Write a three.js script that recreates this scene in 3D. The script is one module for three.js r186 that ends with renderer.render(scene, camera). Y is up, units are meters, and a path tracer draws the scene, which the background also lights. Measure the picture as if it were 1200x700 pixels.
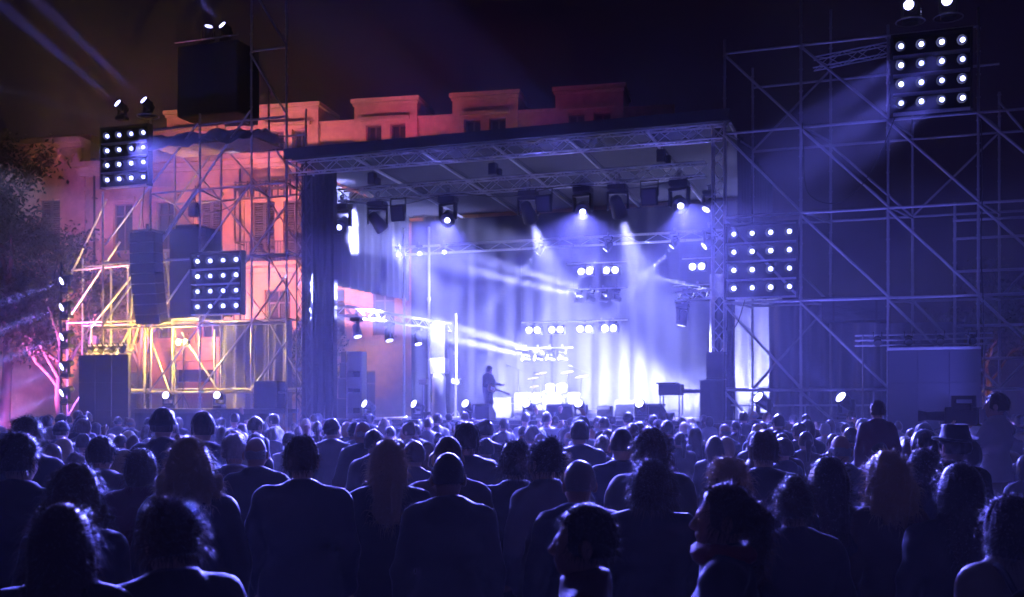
import * as THREE from 'three';
import { mergeGeometries } from 'three/addons/utils/BufferGeometryUtils.js';
import { RoundedBoxGeometry } from 'three/addons/geometries/RoundedBoxGeometry.js';

// ---------------------------------------------------------------- camera, sky, moon, exposure, haze
const scene = new THREE.Scene();
const camera = new THREE.PerspectiveCamera(30.43, 1200 / 700, 0.1, 400);
camera.position.set(11.629, 2.05, 31.95);
camera.rotation.y = 20 * Math.PI / 180;
camera.setViewOffset(1200, 700, 0, -124, 1200, 700);          // a rising-front lens: verticals stay upright
camera.focus = 11; camera.userData.fStop = 3.2;

const SKYW = 64, SKYH = 32, skyData = new Float32Array(SKYW * SKYH * 4);
for (let i = 0; i < SKYW * SKYH; i++) skyData.set([0.0014, 0.0007, 0.0042, 1], i * 4);
const sky = new THREE.DataTexture(skyData, SKYW, SKYH, THREE.RGBAFormat, THREE.FloatType);
sky.mapping = THREE.EquirectangularReflectionMapping; sky.needsUpdate = true;
scene.background = sky; scene.environment = sky;

const moon = new THREE.DirectionalLight(new THREE.Color().setRGB(0.6, 0.62, 1), 0.006);
moon.position.set(30, 60, 40); moon.castShadow = true;
Object.assign(moon.shadow.camera, { left: -50, right: 50, top: 50, bottom: -50, near: 1, far: 200 });
scene.add(moon, moon.target);

const renderer = new THREE.WebGLRenderer();
renderer.toneMapping = THREE.LinearToneMapping;
renderer.toneMappingExposure = 1.6;
renderer.shadowMap.enabled = true;
scene.fog = new THREE.FogExp2(new THREE.Color().setRGB(1, 1, 1), 0.0039);

// ---------------------------------------------------------------- helpers
let seed = 7;
const rnd = () => { seed = (seed * 1664525 + 1013904223) >>> 0; return seed / 4294967296; };
const rr = (a, b) => a + (b - a) * rnd();
const ORD = ['first', 'second', 'third', 'fourth', 'fifth', 'sixth', 'seventh'];
const V = (x, y, z) => new THREE.Vector3(x, y, z);
const lin = (r, g, b) => new THREE.Color().setRGB(r, g, b);
const taken = {};
const numbered = n => { const k = taken[n] = (taken[n] ?? -1) + 1; return k ? `${n}_${String(k).padStart(3, '0')}` : n; };
function thing(name, label, category, [x, y, z] = [0, 0, 0], turn = 0, group) {
  const o = new THREE.Group(); o.name = numbered(name); o.position.set(x, y, z); o.rotation.y = turn;
  o.userData = { label, category }; if (group) o.userData.group = group;
  scene.add(o); return o;
}
function mesh(name, geo, mat, parent) {
  const m = new THREE.Mesh(geo, mat); m.name = name; m.castShadow = m.receiveShadow = true; parent.add(m); return m;
}
function solo(name, geo, mat, label, category, pos = [0, 0, 0], turn = 0, group) {
  const m = mesh(numbered(name), geo, mat, scene); m.position.set(...pos); m.rotation.y = turn;
  m.userData = { label, category }; if (group) m.userData.group = group; return m;
}
function struct(name, geo, mat) { const m = mesh(numbered(name), geo, mat, scene); m.userData = { kind: 'structure' }; return m; }
const box = (x0, x1, y0, y1, z0, z1) => new THREE.BoxGeometry(x1 - x0, y1 - y0, z1 - z0).translate((x0 + x1) / 2, (y0 + y1) / 2, (z0 + z1) / 2);
const rbox = (x0, x1, y0, y1, z0, z1, r = 0.02) => new RoundedBoxGeometry(x1 - x0, y1 - y0, z1 - z0, 2, r).translate((x0 + x1) / 2, (y0 + y1) / 2, (z0 + z1) / 2);
const merge = list => mergeGeometries(list.map(g => { const q = g.index ? g.toNonIndexed() : g; for (const k of Object.keys(q.attributes)) if (!['position', 'normal', 'uv'].includes(k)) q.deleteAttribute(k); return q; }));
const UNIT = new THREE.CylinderGeometry(1, 1, 1, 8, 1);
const YUP = V(0, 1, 0);
function tube(name, a, b, r, mat, parent) {            // a straight pipe from a to b
  const A = V(...a), B = V(...b), d = B.clone().sub(A), m = mesh(name, UNIT, mat, parent);
  m.position.copy(A).add(B).multiplyScalar(0.5); m.quaternion.setFromUnitVectors(YUP, d.clone().normalize()); m.scale.set(r, d.length(), r);
  return m;
}
function pipe(a, b, r, n = 8) {                        // the same as a geometry
  const A = V(...a), B = V(...b), d = B.clone().sub(A), g = new THREE.CylinderGeometry(r, r, d.length(), n, 1);
  g.applyQuaternion(new THREE.Quaternion().setFromUnitVectors(YUP, d.clone().normalize())); const c = A.add(B).multiplyScalar(0.5);
  return g.translate(c.x, c.y, c.z);
}
// value noise
const hash3 = (x, y, z) => { let h = (Math.imul(x, 374761393) + Math.imul(y, 668265263) + Math.imul(z, 1440662683)) | 0; h = Math.imul(h ^ (h >>> 13), 1274126177); return ((h ^ (h >>> 16)) >>> 0) / 4294967296; };
function noise(x, y, z) {
  const X = Math.floor(x), Y = Math.floor(y), Z = Math.floor(z), f = t => t * t * (3 - 2 * t), u = f(x - X), v = f(y - Y), w = f(z - Z), L = (a, b, t) => a + (b - a) * t;
  return L(L(L(hash3(X, Y, Z), hash3(X + 1, Y, Z), u), L(hash3(X, Y + 1, Z), hash3(X + 1, Y + 1, Z), u), v), L(L(hash3(X, Y, Z + 1), hash3(X + 1, Y, Z + 1), u), L(hash3(X, Y + 1, Z + 1), hash3(X + 1, Y + 1, Z + 1), u), v), w) * 2 - 1;
}
function wrapNoise(u, v, period, oct) {                // tiling fbm on a torus of integer period
  let s = 0, a = 0.5, p = period;
  for (let o = 0; o < oct; o++) {
    const x = u * p, y = v * p, X = Math.floor(x), Y = Math.floor(y), f = t => t * t * (3 - 2 * t), fx = f(x - X), fy = f(y - Y), h = (i, j) => hash3(((i % p) + p) % p, ((j % p) + p) % p, o * 17 + period);
    s += a * ((h(X, Y) * (1 - fx) + h(X + 1, Y) * fx) * (1 - fy) + (h(X, Y + 1) * (1 - fx) + h(X + 1, Y + 1) * fx) * fy); a /= 2; p *= 2;
  }
  return s / (1 - a * 2);
}
function tex(n, fn, srgb, repeat = 1) {
  const d = new Uint8Array(n * n * 4);
  for (let j = 0; j < n; j++) for (let i = 0; i < n; i++) { const c = fn(i / n, j / n); for (let k = 0; k < 3; k++) d[(j * n + i) * 4 + k] = Math.max(0, Math.min(255, Math.round((Array.isArray(c) ? c[k] : c) * 255))); d[(j * n + i) * 4 + 3] = 255; }
  const t = new THREE.DataTexture(d, n, n); t.wrapS = t.wrapT = THREE.RepeatWrapping; t.magFilter = THREE.LinearFilter; t.repeat.set(repeat, repeat); if (srgb) t.colorSpace = THREE.SRGBColorSpace; t.needsUpdate = true; return t;
}
const std = (r, g, b, rough = 0.8, metal = 0, extra = {}) => new THREE.MeshStandardMaterial({ color: lin(r, g, b), roughness: rough, metalness: metal, ...extra });
const uvm = (geo, s = 1) => {                           // uv in metres by the dominant axis of each face
  const g = geo.index ? geo.toNonIndexed() : geo, p = g.attributes.position, n = g.attributes.normal, uv = new Float32Array(p.count * 2);
  for (let i = 0; i < p.count; i++) { const ax = Math.abs(n.getX(i)), ay = Math.abs(n.getY(i)), az = Math.abs(n.getZ(i)); const [u, v] = ay > ax && ay > az ? [p.getX(i), p.getZ(i)] : ax > az ? [p.getZ(i), p.getY(i)] : [p.getX(i), p.getY(i)]; uv[i * 2] = u * s; uv[i * 2 + 1] = v * s; }
  g.setAttribute('uv', new THREE.BufferAttribute(uv, 2)); return g;
};

// ---------------------------------------------------------------- materials
const plasterMap = tex(512, (u, v) => { const a = wrapNoise(u, v, 4, 5), b = wrapNoise(u + 0.37, v + 0.11, 32, 3), s = wrapNoise(u, v * 0.25, 24, 3); const k = 0.72 + 0.3 * a + 0.14 * (b - 0.5) - 0.16 * Math.max(0, s - 0.55); return [k, k * 0.97, k * 0.93]; }, true, 0.16);
const plasterBump = tex(256, (u, v) => 0.5 + 0.5 * (wrapNoise(u, v, 16, 4) - 0.5), false, 0.5);
const clothBump = tex(256, (u, v) => wrapNoise(u, v, 6, 5), false, 0.4);
const groundMap = tex(512, (u, v) => { const k = 0.42 + 0.5 * (wrapNoise(u, v, 6, 6) - 0.5) + 0.35 * (wrapNoise(u, v, 90, 2) - 0.5); return [k, k, k * 1.02]; }, true, 0.25);
const M = {
  plaster: std(0.55, 0.37, 0.25, 0.95, 0, { map: plasterMap, bumpMap: plasterBump, bumpScale: 0.006 }),
  trim: std(0.52, 0.40, 0.26, 0.9, 0, { map: plasterMap, bumpMap: plasterBump, bumpScale: 0.004 }),
  roofTile: std(0.16, 0.09, 0.07, 0.9),
  pane: std(0.012, 0.012, 0.018, 0.12),
  winFrame: std(0.10, 0.07, 0.05, 0.7),
  shutter: std(0.07, 0.06, 0.05, 0.75),
  iron: std(0.03, 0.03, 0.03, 0.5, 0.6),
  steel: std(0.46, 0.46, 0.48, 0.42, 0.7),
  steelOld: std(0.34, 0.33, 0.33, 0.55, 0.55),
  alu: std(0.62, 0.62, 0.64, 0.35, 0.75),
  black: std(0.018, 0.018, 0.02, 0.55),
  blackGloss: std(0.015, 0.015, 0.017, 0.3),
  cloth: std(0.022, 0.022, 0.026, 0.95, 0, { bumpMap: clothBump, bumpScale: 0.03, side: THREE.DoubleSide }),
  greyCloth: std(0.20, 0.20, 0.23, 0.92, 0, { bumpMap: clothBump, bumpScale: 0.03, side: THREE.DoubleSide }),
  backdrop: std(0.34, 0.34, 0.38, 0.95, 0, { bumpMap: clothBump, bumpScale: 0.02, side: THREE.DoubleSide }),
  tarp: std(0.04, 0.04, 0.048, 0.6, 0, { bumpMap: clothBump, bumpScale: 0.05, side: THREE.DoubleSide }),
  backcloth: std(0.009, 0.009, 0.012, 0.95, 0, { bumpMap: clothBump, bumpScale: 0.02, side: THREE.DoubleSide }),
  velvet: std(0.006, 0.006, 0.007, 0.95, 0, { bumpMap: clothBump, bumpScale: 0.02, side: THREE.DoubleSide }),
  blackTruss: std(0.03, 0.03, 0.033, 0.5, 0.4),
  roof: std(0.03, 0.03, 0.036, 0.75, 0, { bumpMap: clothBump, bumpScale: 0.03 }),
  deck: std(0.06, 0.055, 0.05, 0.45),
  ground: std(0.34, 0.34, 0.36, 0.85, 0, { map: groundMap, bumpMap: groundMap, bumpScale: 0.004 }),
  white: std(0.5, 0.5, 0.52, 0.5),
  flight: std(0.11, 0.11, 0.12, 0.5),
  case: std(0.3, 0.3, 0.33, 0.5, 0.1),
  chrome: std(0.75, 0.75, 0.78, 0.2, 0.95),
  brass: std(0.75, 0.6, 0.3, 0.28, 0.95),
  drumShell: std(0.62, 0.62, 0.66, 0.3, 0.1),
  skin2: std(0.5, 0.5, 0.49, 0.6),
  wood: std(0.20, 0.12, 0.06, 0.6),
  dome: new THREE.MeshPhysicalMaterial({ color: lin(0.95, 0.95, 1), roughness: 0.06, transmission: 1, thickness: 0, ior: 1.4 }),
};
const PHONE = new THREE.MeshStandardMaterial({ color: lin(0.02, 0.02, 0.02), emissive: lin(0.7, 0.75, 1.1) });
const glow = (r, g, b) => new THREE.MeshStandardMaterial({ color: lin(0.6, 0.6, 0.7), roughness: 0.3, emissive: lin(r, g, b), emissiveIntensity: 1 });
const BULBS = [glow(2.2, 2.4, 6.5), glow(1.5, 1.65, 5), glow(3, 3.2, 8)], LENS = glow(4, 4.2, 9), LENSDIM = glow(1.6, 1.6, 4), LENSWARM = glow(9, 6, 1.6), LENSOFF = std(0.10, 0.10, 0.14, 0.15);
const VIO = [0.145, 0.148, 1], PALE = [0.35, 0.375, 1], WARM = [1, 0.27, 0.2], YEL = [1, 0.6, 0.07], MAG = [1, 0.10, 0.42];
function spot(from, to, I, deg, pen = 0.35, c = VIO, rad = 4) {
  const l = new THREE.SpotLight(lin(...c), I, 0, deg * Math.PI / 180, pen, 2);
  l.position.set(...from); l.target.position.set(...to); l.shadow.radius = rad; l.castShadow = true; scene.add(l, l.target); return l;
}
// a sheet of cloth hung in folds: width w along x, height h, foot at y = 0
function drapeGeo(w, h, amp, folds, sway = 0.3, nx = 0) {
  const g = new THREE.PlaneGeometry(w, h, nx || Math.max(12, Math.round(folds * 8)), 14).translate(0, h / 2, 0), p = g.attributes.position, s0 = rnd() * 50;
  for (let i = 0; i < p.count; i++) {
    const x = p.getX(i), y = p.getY(i), t = x / w * folds * Math.PI * 2 + 1.3 * noise(x * 1.7, s0, 0) + 0.5 * noise(x * 2, y * 0.5, s0), fall = 0.45 + 0.55 * (1 - y / h);
    p.setZ(i, amp * fall * Math.sin(t) + amp * sway * noise(x * 0.9 + s0, y * 0.7, 3)); p.setX(i, x + 0.25 * amp * fall * Math.cos(t * 1.0 + 1));
  }
  const uv = g.attributes.uv; for (let i = 0; i < uv.count; i++) uv.setXY(i, uv.getX(i) * w, uv.getY(i) * h);
  g.computeVertexNormals(); return g;
}
// ---------------------------------------------------------------- ground
{
  const g = new THREE.PlaneGeometry(124, 100, 1, 1).rotateX(-Math.PI / 2), uv = g.attributes.uv;
  for (let i = 0; i < uv.count; i++) uv.setXY(i, uv.getX(i) * 124, uv.getY(i) * 100);
  g.translate(-8, 0, 8); struct('ground', g, M.ground);
}
// ---------------------------------------------------------------- the old building behind the stage
const cutWall = (x0, x1, y0, y1, holes, depth) => {          // a wall with real openings, its face at z = 0, going back
  const s = new THREE.Shape([[x0, y0], [x1, y0], [x1, y1], [x0, y1]].map(p => new THREE.Vector2(...p)));
  for (const [a, b, c, d] of holes) s.holes.push(new THREE.Path([[a, c], [a, d], [b, d], [b, c]].map(p => new THREE.Vector2(...p))));
  return uvm(new THREE.ExtrudeGeometry(s, { depth, bevelEnabled: false }).translate(0, 0, -depth));
};
function windowAt(parent, [a, b, c, d], opt = {}) {          // one window set in an opening: frame (> pane, shutter_panel, sill)
  const t = 0.07, z = -0.2, list = [box(a, a + t, c, d, z - 0.06, z), box(b - t, b, c, d, z - 0.06, z), box(a + t, b - t, c, c + t, z - 0.06, z), box(a + t, b - t, d - t, d, z - 0.06, z)];
  const mid = (a + b) / 2; list.push(box(mid - 0.04, mid + 0.04, c + t, d - t, z - 0.055, z - 0.002));
  if (d - c > 1.6) list.push(box(a + t, b - t, d - 0.62, d - 0.56, z - 0.05, z - 0.004));
  const w = mesh('window', merge(list), M.winFrame, parent);
  mesh('pane', box(a + t, mid - 0.04, c + t, d - t, z - 0.045, z - 0.03), M.pane, w);
  mesh('pane', box(mid + 0.04, b - t, c + t, d - t, z - 0.045, z - 0.03), M.pane, w);
  if (opt.shutters) for (const [s0, s1] of [[a + 0.02, mid - 0.01], [mid + 0.01, b - 0.02]]) {
    const sl = [box(s0, s0 + 0.06, c + 0.02, d - 0.02, -0.16, -0.11), box(s1 - 0.06, s1, c + 0.02, d - 0.02, -0.16, -0.11)];
    for (let y = c + 0.06; y < d - 0.08; y += 0.11) sl.push(new THREE.BoxGeometry(s1 - s0 - 0.12, 0.09, 0.016).rotateX(-0.6).translate((s0 + s1) / 2, y + 0.04, -0.135));
    mesh('shutter_panel', merge(sl), M.shutter, w);
  }
  mesh('sill', uvm(box(a - 0.1, b + 0.1, c - 0.12, c, -0.1, 0.14)), M.trim, w);
  if (opt.hood) mesh('lintel', uvm(merge([box(a - 0.18, b + 0.18, d + 0.14, d + 0.3, 0.003, 0.2), box(a - 0.12, b + 0.12, d + 0.02, d + 0.14, 0.003, 0.1)])), M.trim, w);
  return w;
}
{
  const X0 = -26.2, X1 = 2.2, bld = thing('building', 'ochre plastered building with square attic blocks on its roofline behind the stage', 'building', [-0.195, 0, -14.783], 8 * Math.PI / 180);
  const holes = [], add = (cx, w, y0, y1, o) => { holes.push([cx - w / 2, cx + w / 2, y0, y1]); holes[holes.length - 1].o = o; };
  for (const cx of [-24.2, -21.9, -19.6, -13.4, -11.0, -8.6]) { add(cx, 1.05, 9.45, 11.75, { hood: 1, shutters: cx > -21 && cx < -12 }); add(cx, 1.05, 5.2, 7.4, { hood: 1 }); }
  add(-16.9, 1.15, 8.75, 11.55, { shutters: 1 }); add(-15.35, 1.15, 8.75, 11.55, { shutters: 1 });
  add(-16.2, 1.3, 5.2, 7.4, {}); add(-23.4, 1.3, 1.0, 3.6, {}); add(-12, 1.2, 1.2, 3.6, {}); add(-9, 1.2, 1.2, 3.6, {});
  add(-20.4, 2.2, 0.02, 3.7, { door: 1 });
  mesh('wall', cutWall(X0, X1, 0, 13.55, holes, 0.5), M.plaster, bld);
  mesh('side_wall', uvm(box(X0, X0 + 0.5, 0, 13.5, -9, -0.503)), M.plaster, bld);
  mesh('side_wall', uvm(box(X1 - 0.5, X1, 0, 13.5, -9, -0.503)), M.plaster, bld);
  mesh('room_back', box(X0 + 0.6, X1 - 0.6, 0, 13.4, -1.6, -1.4), M.black, bld);
  for (const h of holes) if (!h.o.door) windowAt(bld, h, h.o);
  // doorway with pilasters and a pediment
  const dr = mesh('door', merge([box(-21.42, -20.42, 0.03, 3.0, -0.32, -0.26), box(-20.38, -19.38, 0.03, 3.0, -0.32, -0.26), box(-21.5, -19.3, 3.0, 3.12, -0.34, -0.24)]), M.wood, bld);
  for (const x of [-21.2, -20.18]) for (const [y0, y1] of [[0.3, 1.2], [1.4, 2.8]]) mesh('door_panel', box(x, x + 0.56, y0, y1, -0.258, -0.22), M.wood, dr);
  mesh('fanlight', box(-21.4, -19.4, 3.12, 3.7, -0.3, -0.28), M.pane, dr);
  mesh('door_surround', uvm(merge([box(-22.2, -21.56, 0, 4.1, 0.003, 0.3), box(-19.24, -18.6, 0, 4.1, 0.003, 0.3), box(-22.35, -18.45, 4.1, 4.55, 0.003, 0.42), box(-22.5, -18.3, 4.55, 4.7, 0.003, 0.55)])), M.trim, bld);
  for (const x of [-25.6, -18.0, -7.4]) mesh('drainpipe', merge([pipe([x, 0.1, 0.2], [x, 13.1, 0.2], 0.055), ...[2, 5.5, 9, 12].map(y => box(x - 0.08, x + 0.08, y, y + 0.05, 0.02, 0.27))]), M.iron, bld);
  // belt courses, cornice, pilaster strips
  for (const [y, h, d] of [[4.75, 0.22, 0.14], [8.2, 0.24, 0.16], [12.45, 0.16, 0.10]]) mesh('belt_course', uvm(box(X0 - 0.05, X1, y, y + h, 0.004, d)), M.trim, bld);
  mesh('cornice', uvm(merge([box(X0 - 0.2, X1, 13.3, 13.5, 0.004, 0.28), box(X0 - 0.4, X1, 13.5, 13.72, -0.5, 0.6), box(X0 - 0.3, X1, 13.12, 13.3, 0.004, 0.16)])), M.trim, bld);
  for (const x of [-26.1, -20.75, -18.25, -14.4, -6.9]) mesh('pilaster', uvm(box(x, x + 0.4, 4.97, 12.45, 0.006, 0.1)), M.trim, bld);
  // attic: parapet between square blocks, each with two windows
  const cs = [-25, -20.3, -15.62, -10.86, -6.2, -1.5];
  let px = X0;
  for (const c of cs) {
    const a = c - 1.5, b = c + 1.5;
    if (a > px + 0.05) { mesh('parapet', uvm(box(px, a, 13.72, 15.05, -0.5, -0.05)), M.plaster, bld); mesh('coping', uvm(box(px, a, 15.05, 15.16, -0.56, 0.02)), M.trim, bld); }
    px = b; if (a < X0) continue;
    const hs = [[c - 0.95, c - 0.2, 13.9, 14.85], [c + 0.2, c + 0.95, 13.9, 14.85]];
    const blk = mesh('attic_block', cutWall(a, b, 13.72, 15.85, hs, 0.4).translate(0, 0, 0.12), M.plaster, bld);
    mesh('attic_cap', uvm(merge([box(a - 0.12, b + 0.12, 15.85, 16.03, -2.3, 0.28), box(a - 0.05, b + 0.05, 15.7, 15.83, 0.123, 0.2)])), M.trim, bld);
    mesh('attic_side', uvm(merge([box(a, a + 0.3, 13.72, 15.84, -2.2, -0.283), box(b - 0.3, b, 13.72, 15.84, -2.2, -0.283), box(a, b, 13.72, 15.83, -2.3, -2.202)])), M.plaster, bld);
    mesh('attic_hood', uvm(box(c - 1.15, c + 1.15, 15.0, 15.16, 0.123, 0.3)), M.trim, bld);
    for (const h of hs) windowAt(blk, h, {});
  }
  mesh('parapet', uvm(box(px, X1, 13.72, 15.05, -0.5, -0.05)), M.plaster, bld);
  mesh('roof', box(X0, X1, 13.74, 14.2, -9, -2.5), M.roofTile, bld);
  // wrought-iron gallery in front of the tall shuttered windows
  const bal = mesh('balcony', uvm(box(-17.9, -14.5, 8.42, 8.6, 0.165, 1.05)), M.trim, bld);
  const railing = [box(-17.88, -14.52, 9.5, 9.55, 0.98, 1.03), box(-17.88, -14.52, 8.7, 8.74, 0.98, 1.03)];
  for (let x = -17.85; x < -14.5; x += 0.14) railing.push(box(x, x + 0.025, 8.6, 9.5, 0.99, 1.015));
  for (const x of [-17.88, -14.56]) railing.push(box(x, x + 0.04, 9.5, 9.55, 0.02, 0.97));
  mesh('railing', merge(railing), M.iron, bal);
  const perg = [box(-17.9, -14.5, 11.9, 12.02, 0.95, 1.05), box(-17.9, -14.5, 12.24, 12.3, 0.95, 1.05)];
  for (let x = -17.85; x < -14.5; x += 0.3) perg.push(box(x, x + 0.05, 11.6, 12.34, 0.96, 1.04));
  for (const x of [-17.9, -16.25, -14.6]) perg.push(box(x, x + 0.06, 9.55, 11.9, 0.97, 1.03));
  for (let x = -17.8; x < -14.6; x += 0.62) perg.push(box(x, x + 0.05, 12.02, 12.1, 0.11, 0.95));
  mesh('awning_frame', merge(perg), M.iron, bal);

  // lower wing further along
  const wing = thing('building_wing', 'dim wing of the building with a small arched cornice behind the tree', 'building', [-0.195 - 0.6 * Math.sin(8 * Math.PI / 180), 0, -14.783 - 0.6 * Math.cos(8 * Math.PI / 180)], 8 * Math.PI / 180);
  const wh = [[-29.1, -28.0, 9.7, 12.2], [-32.6, -31.5, 9.7, 12.2], [-29.1, -28.0, 5, 7.4], [-32.6, -31.5, 5, 7.4], [-36, -34.9, 9.7, 12.2]];
  mesh('wall', cutWall(-42, X0 - 0.45, 0, 14.9, wh, 0.5), M.plaster, wing);
  mesh('room_back', box(-42, -27, 0, 14.5, -1.6, -1.4), M.black, wing);
  for (const h of wh) windowAt(wing, h, { shutters: 1 });
  mesh('cornice', uvm(merge([box(-42, X0 - 0.42, 14.9, 15.15, -0.5, 0.45), box(-42, X0 - 0.42, 14.7, 14.9, 0.004, 0.3)])), M.trim, wing);
  for (let x = -41.5; x < -26.9; x += 0.78) {                // corbel arches under the cornice
    const s = new THREE.Shape(); s.moveTo(0, 0.55); s.lineTo(0.78, 0.55); s.lineTo(0.78, 0); s.lineTo(0.66, -0.18); s.lineTo(0.62, 0.0); s.absarc(0.39, 0.05, 0.23, 0, Math.PI, false); s.lineTo(0.12, -0.18); s.lineTo(0, 0);
    mesh('corbel_arch', uvm(new THREE.ExtrudeGeometry(s, { depth: 0.2, bevelEnabled: false, curveSegments: 8 }).translate(x, 14.12, 0.004)), M.trim, wing);
  }
  mesh('roof', box(-42, X0 - 0.5, 15.15, 15.5, -9, -0.6), M.roofTile, wing);
}
// ---------------------------------------------------------------- trees
const leafMats = [std(0.055, 0.085, 0.03, 0.7, 0, { side: THREE.DoubleSide }), std(0.09, 0.09, 0.035, 0.7, 0, { side: THREE.DoubleSide })], bark = std(0.10, 0.075, 0.055, 0.95);
function tree(name, label, x, z, H, crown, leaves, size, mat, group) {
  const t = thing(name, label, 'tree', [x, 0, z], rnd() * 6, group), limbs = [], tips = [];
  const grow = (a, dir, len, r, lvl) => {
    const b = a.clone().addScaledVector(dir, len), c = new THREE.CatmullRomCurve3([a, a.clone().lerp(b, 0.5).add(V(rr(-1, 1), 0, rr(-1, 1)).multiplyScalar(len * 0.06)), b]);
    const g = new THREE.TubeGeometry(c, 4, r, lvl > 1 ? 5 : 8), p = g.attributes.position, rad = lvl > 1 ? 6 : 9;
    for (let i = 0; i < p.count; i++) { const k = Math.floor(i / rad) / 4, q = c.getPointAt(Math.min(1, k)), s = 1 - 0.45 * k; p.setXYZ(i, q.x + (p.getX(i) - q.x) * s, q.y + (p.getY(i) - q.y) * s, q.z + (p.getZ(i) - q.z) * s); }
    limbs.push(g); if (lvl >= 2) tips.push(b, a.clone().lerp(b, 0.55));
    if (lvl < 3) for (let k = 0; k < (lvl ? 3 : 6); k++) grow(lvl ? b : a.clone().lerp(b, 0.55 + 0.09 * k), dir.clone().multiplyScalar(0.5).add(V(rr(-1, 1), rr(0.05, 0.8), rr(-1, 1)).normalize().multiplyScalar(lvl ? 0.9 : 1.05)).normalize(), len * (lvl ? 0.62 : 0.42) * rr(0.8, 1.2), r * 0.5, lvl + 1);
  };
  grow(V(0, -0.1, 0), V(rr(-0.05, 0.05), 1, rr(-0.05, 0.05)).normalize(), H * 0.6, H * 0.022, 0);
  mesh('trunk', merge(limbs), bark, t);
  const pos = [], nor = [];
  for (let k = 0; k < leaves; k++) {
    const c = tips[Math.floor(rnd() * tips.length)], d = V(rr(-1, 1), rr(-1, 1), rr(-1, 1)).multiplyScalar(crown * (0.25 + 0.5 * rnd())), q = c.clone().add(d);
    if (q.y < H * 0.12) continue;
    const u = V(rr(-1, 1), rr(-1, 1), rr(-1, 1)).normalize(), w = V(rr(-1, 1), rr(-1, 1), rr(-1, 1)).cross(u).normalize(), s = size * rr(0.6, 1.3), n = u.clone().cross(w);
    const A = q.clone().addScaledVector(u, -s), B = q.clone().addScaledVector(w, s * 0.45).addScaledVector(n, s * 0.12), C = q.clone().addScaledVector(u, s), D = q.clone().addScaledVector(w, -s * 0.45).addScaledVector(n, s * 0.12);
    for (const p of [A, B, C, A, C, D]) { pos.push(p.x, p.y, p.z); nor.push(n.x, n.y, n.z); }
  }
  const g = new THREE.BufferGeometry(); g.setAttribute('position', new THREE.Float32BufferAttribute(pos, 3)); g.setAttribute('normal', new THREE.Float32BufferAttribute(nor, 3));
  mesh('crown', g, mat, t); return t;
}
tree('leafy_tree', 'tall dark tree rising in front of the dim building wing', -27.2, -7, 12.5, 1.5, 15000, 0.13, leafMats[0]);
tree('leafy_tree', 'broad leafy tree lit violet and pink beside the row of five spotlights', -18.9, -1.8, 7.6, 1.1, 9000, 0.085, leafMats[1]);
tree('leafy_tree', 'leafy tree standing behind the yellow lit scaffold legs', -19.6, -7.2, 8.0, 1.15, 11000, 0.10, leafMats[1]);
tree('leafy_tree', 'small yellow lit tree seen through the open side of the stage', -12.6, -9.6, 5.2, 0.9, 6000, 0.09, leafMats[1]);
tree('leafy_tree', 'orange lit tree beyond the scaffold bay past the big dark panel', 14.4, -14, 6.5, 1.0, 6000, 0.1, leafMats[1]);
// ---------------------------------------------------------------- trusses and scaffolds
function trussBars(t, A, B, w, h, step = 0.5, rc = 0.027, rl = 0.014, faces = 'fbtu', mat = M.alu) {
  const a = V(...A), b = V(...B), d = b.clone().sub(a), L = d.length(), ax = d.clone().normalize();
  const up = Math.abs(ax.y) > 0.9 ? V(0, 0, 1) : V(0, 1, 0), side = up.clone().cross(ax).normalize();
  const c = (k, s, u) => a.clone().addScaledVector(ax, k).addScaledVector(side, s * w / 2).addScaledVector(up, u * h / 2).toArray();
  for (const s of [-1, 1]) for (const u of [-1, 1]) tube('chord', c(0, s, u), c(L, s, u), rc, mat, t);
  const n = Math.max(2, Math.round(L / step));
  const zig = (f) => { for (let i = 0; i < n; i++) { const k0 = i * L / n, k1 = (i + 1) * L / n, e = i % 2 ? 1 : -1; tube('lacing_bar', f(k0, e), f(k1, -e), rl, mat, t); } };
  if (faces.includes('f')) zig((k, e) => c(k, 1, e)); if (faces.includes('b')) zig((k, e) => c(k, -1, -e));
  if (faces.includes('t')) zig((k, e) => c(k, e, 1)); if (faces.includes('u')) zig((k, e) => c(k, -e, -1));
  return t;
}
const standardCache = {};
function standardPole(parent, x, z, h, y0 = 0, mat = M.steel) {        // an upright with a rosette every half metre
  const key = h.toFixed(2);
  standardCache[key] ??= (() => { const l = [new THREE.CylinderGeometry(0.038, 0.038, h, 8).translate(0, h / 2, 0)]; for (let y = 0.45; y < h; y += 0.61) l.push(new THREE.CylinderGeometry(0.06, 0.06, 0.025, 8).translate(0, y, 0)); for (let y = 2.0; y < h; y += 2.43) l.push(new THREE.CylinderGeometry(0.042, 0.042, 0.18, 8).translate(0, y, 0)); l.push(new THREE.BoxGeometry(0.15, 0.02, 0.15).translate(0, 0.01, 0)); return merge(l); })();
  const m = mesh('standard', standardCache[key], mat, parent); m.position.set(x, y0, z); return m;
}
const TR = 0.039;
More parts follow.
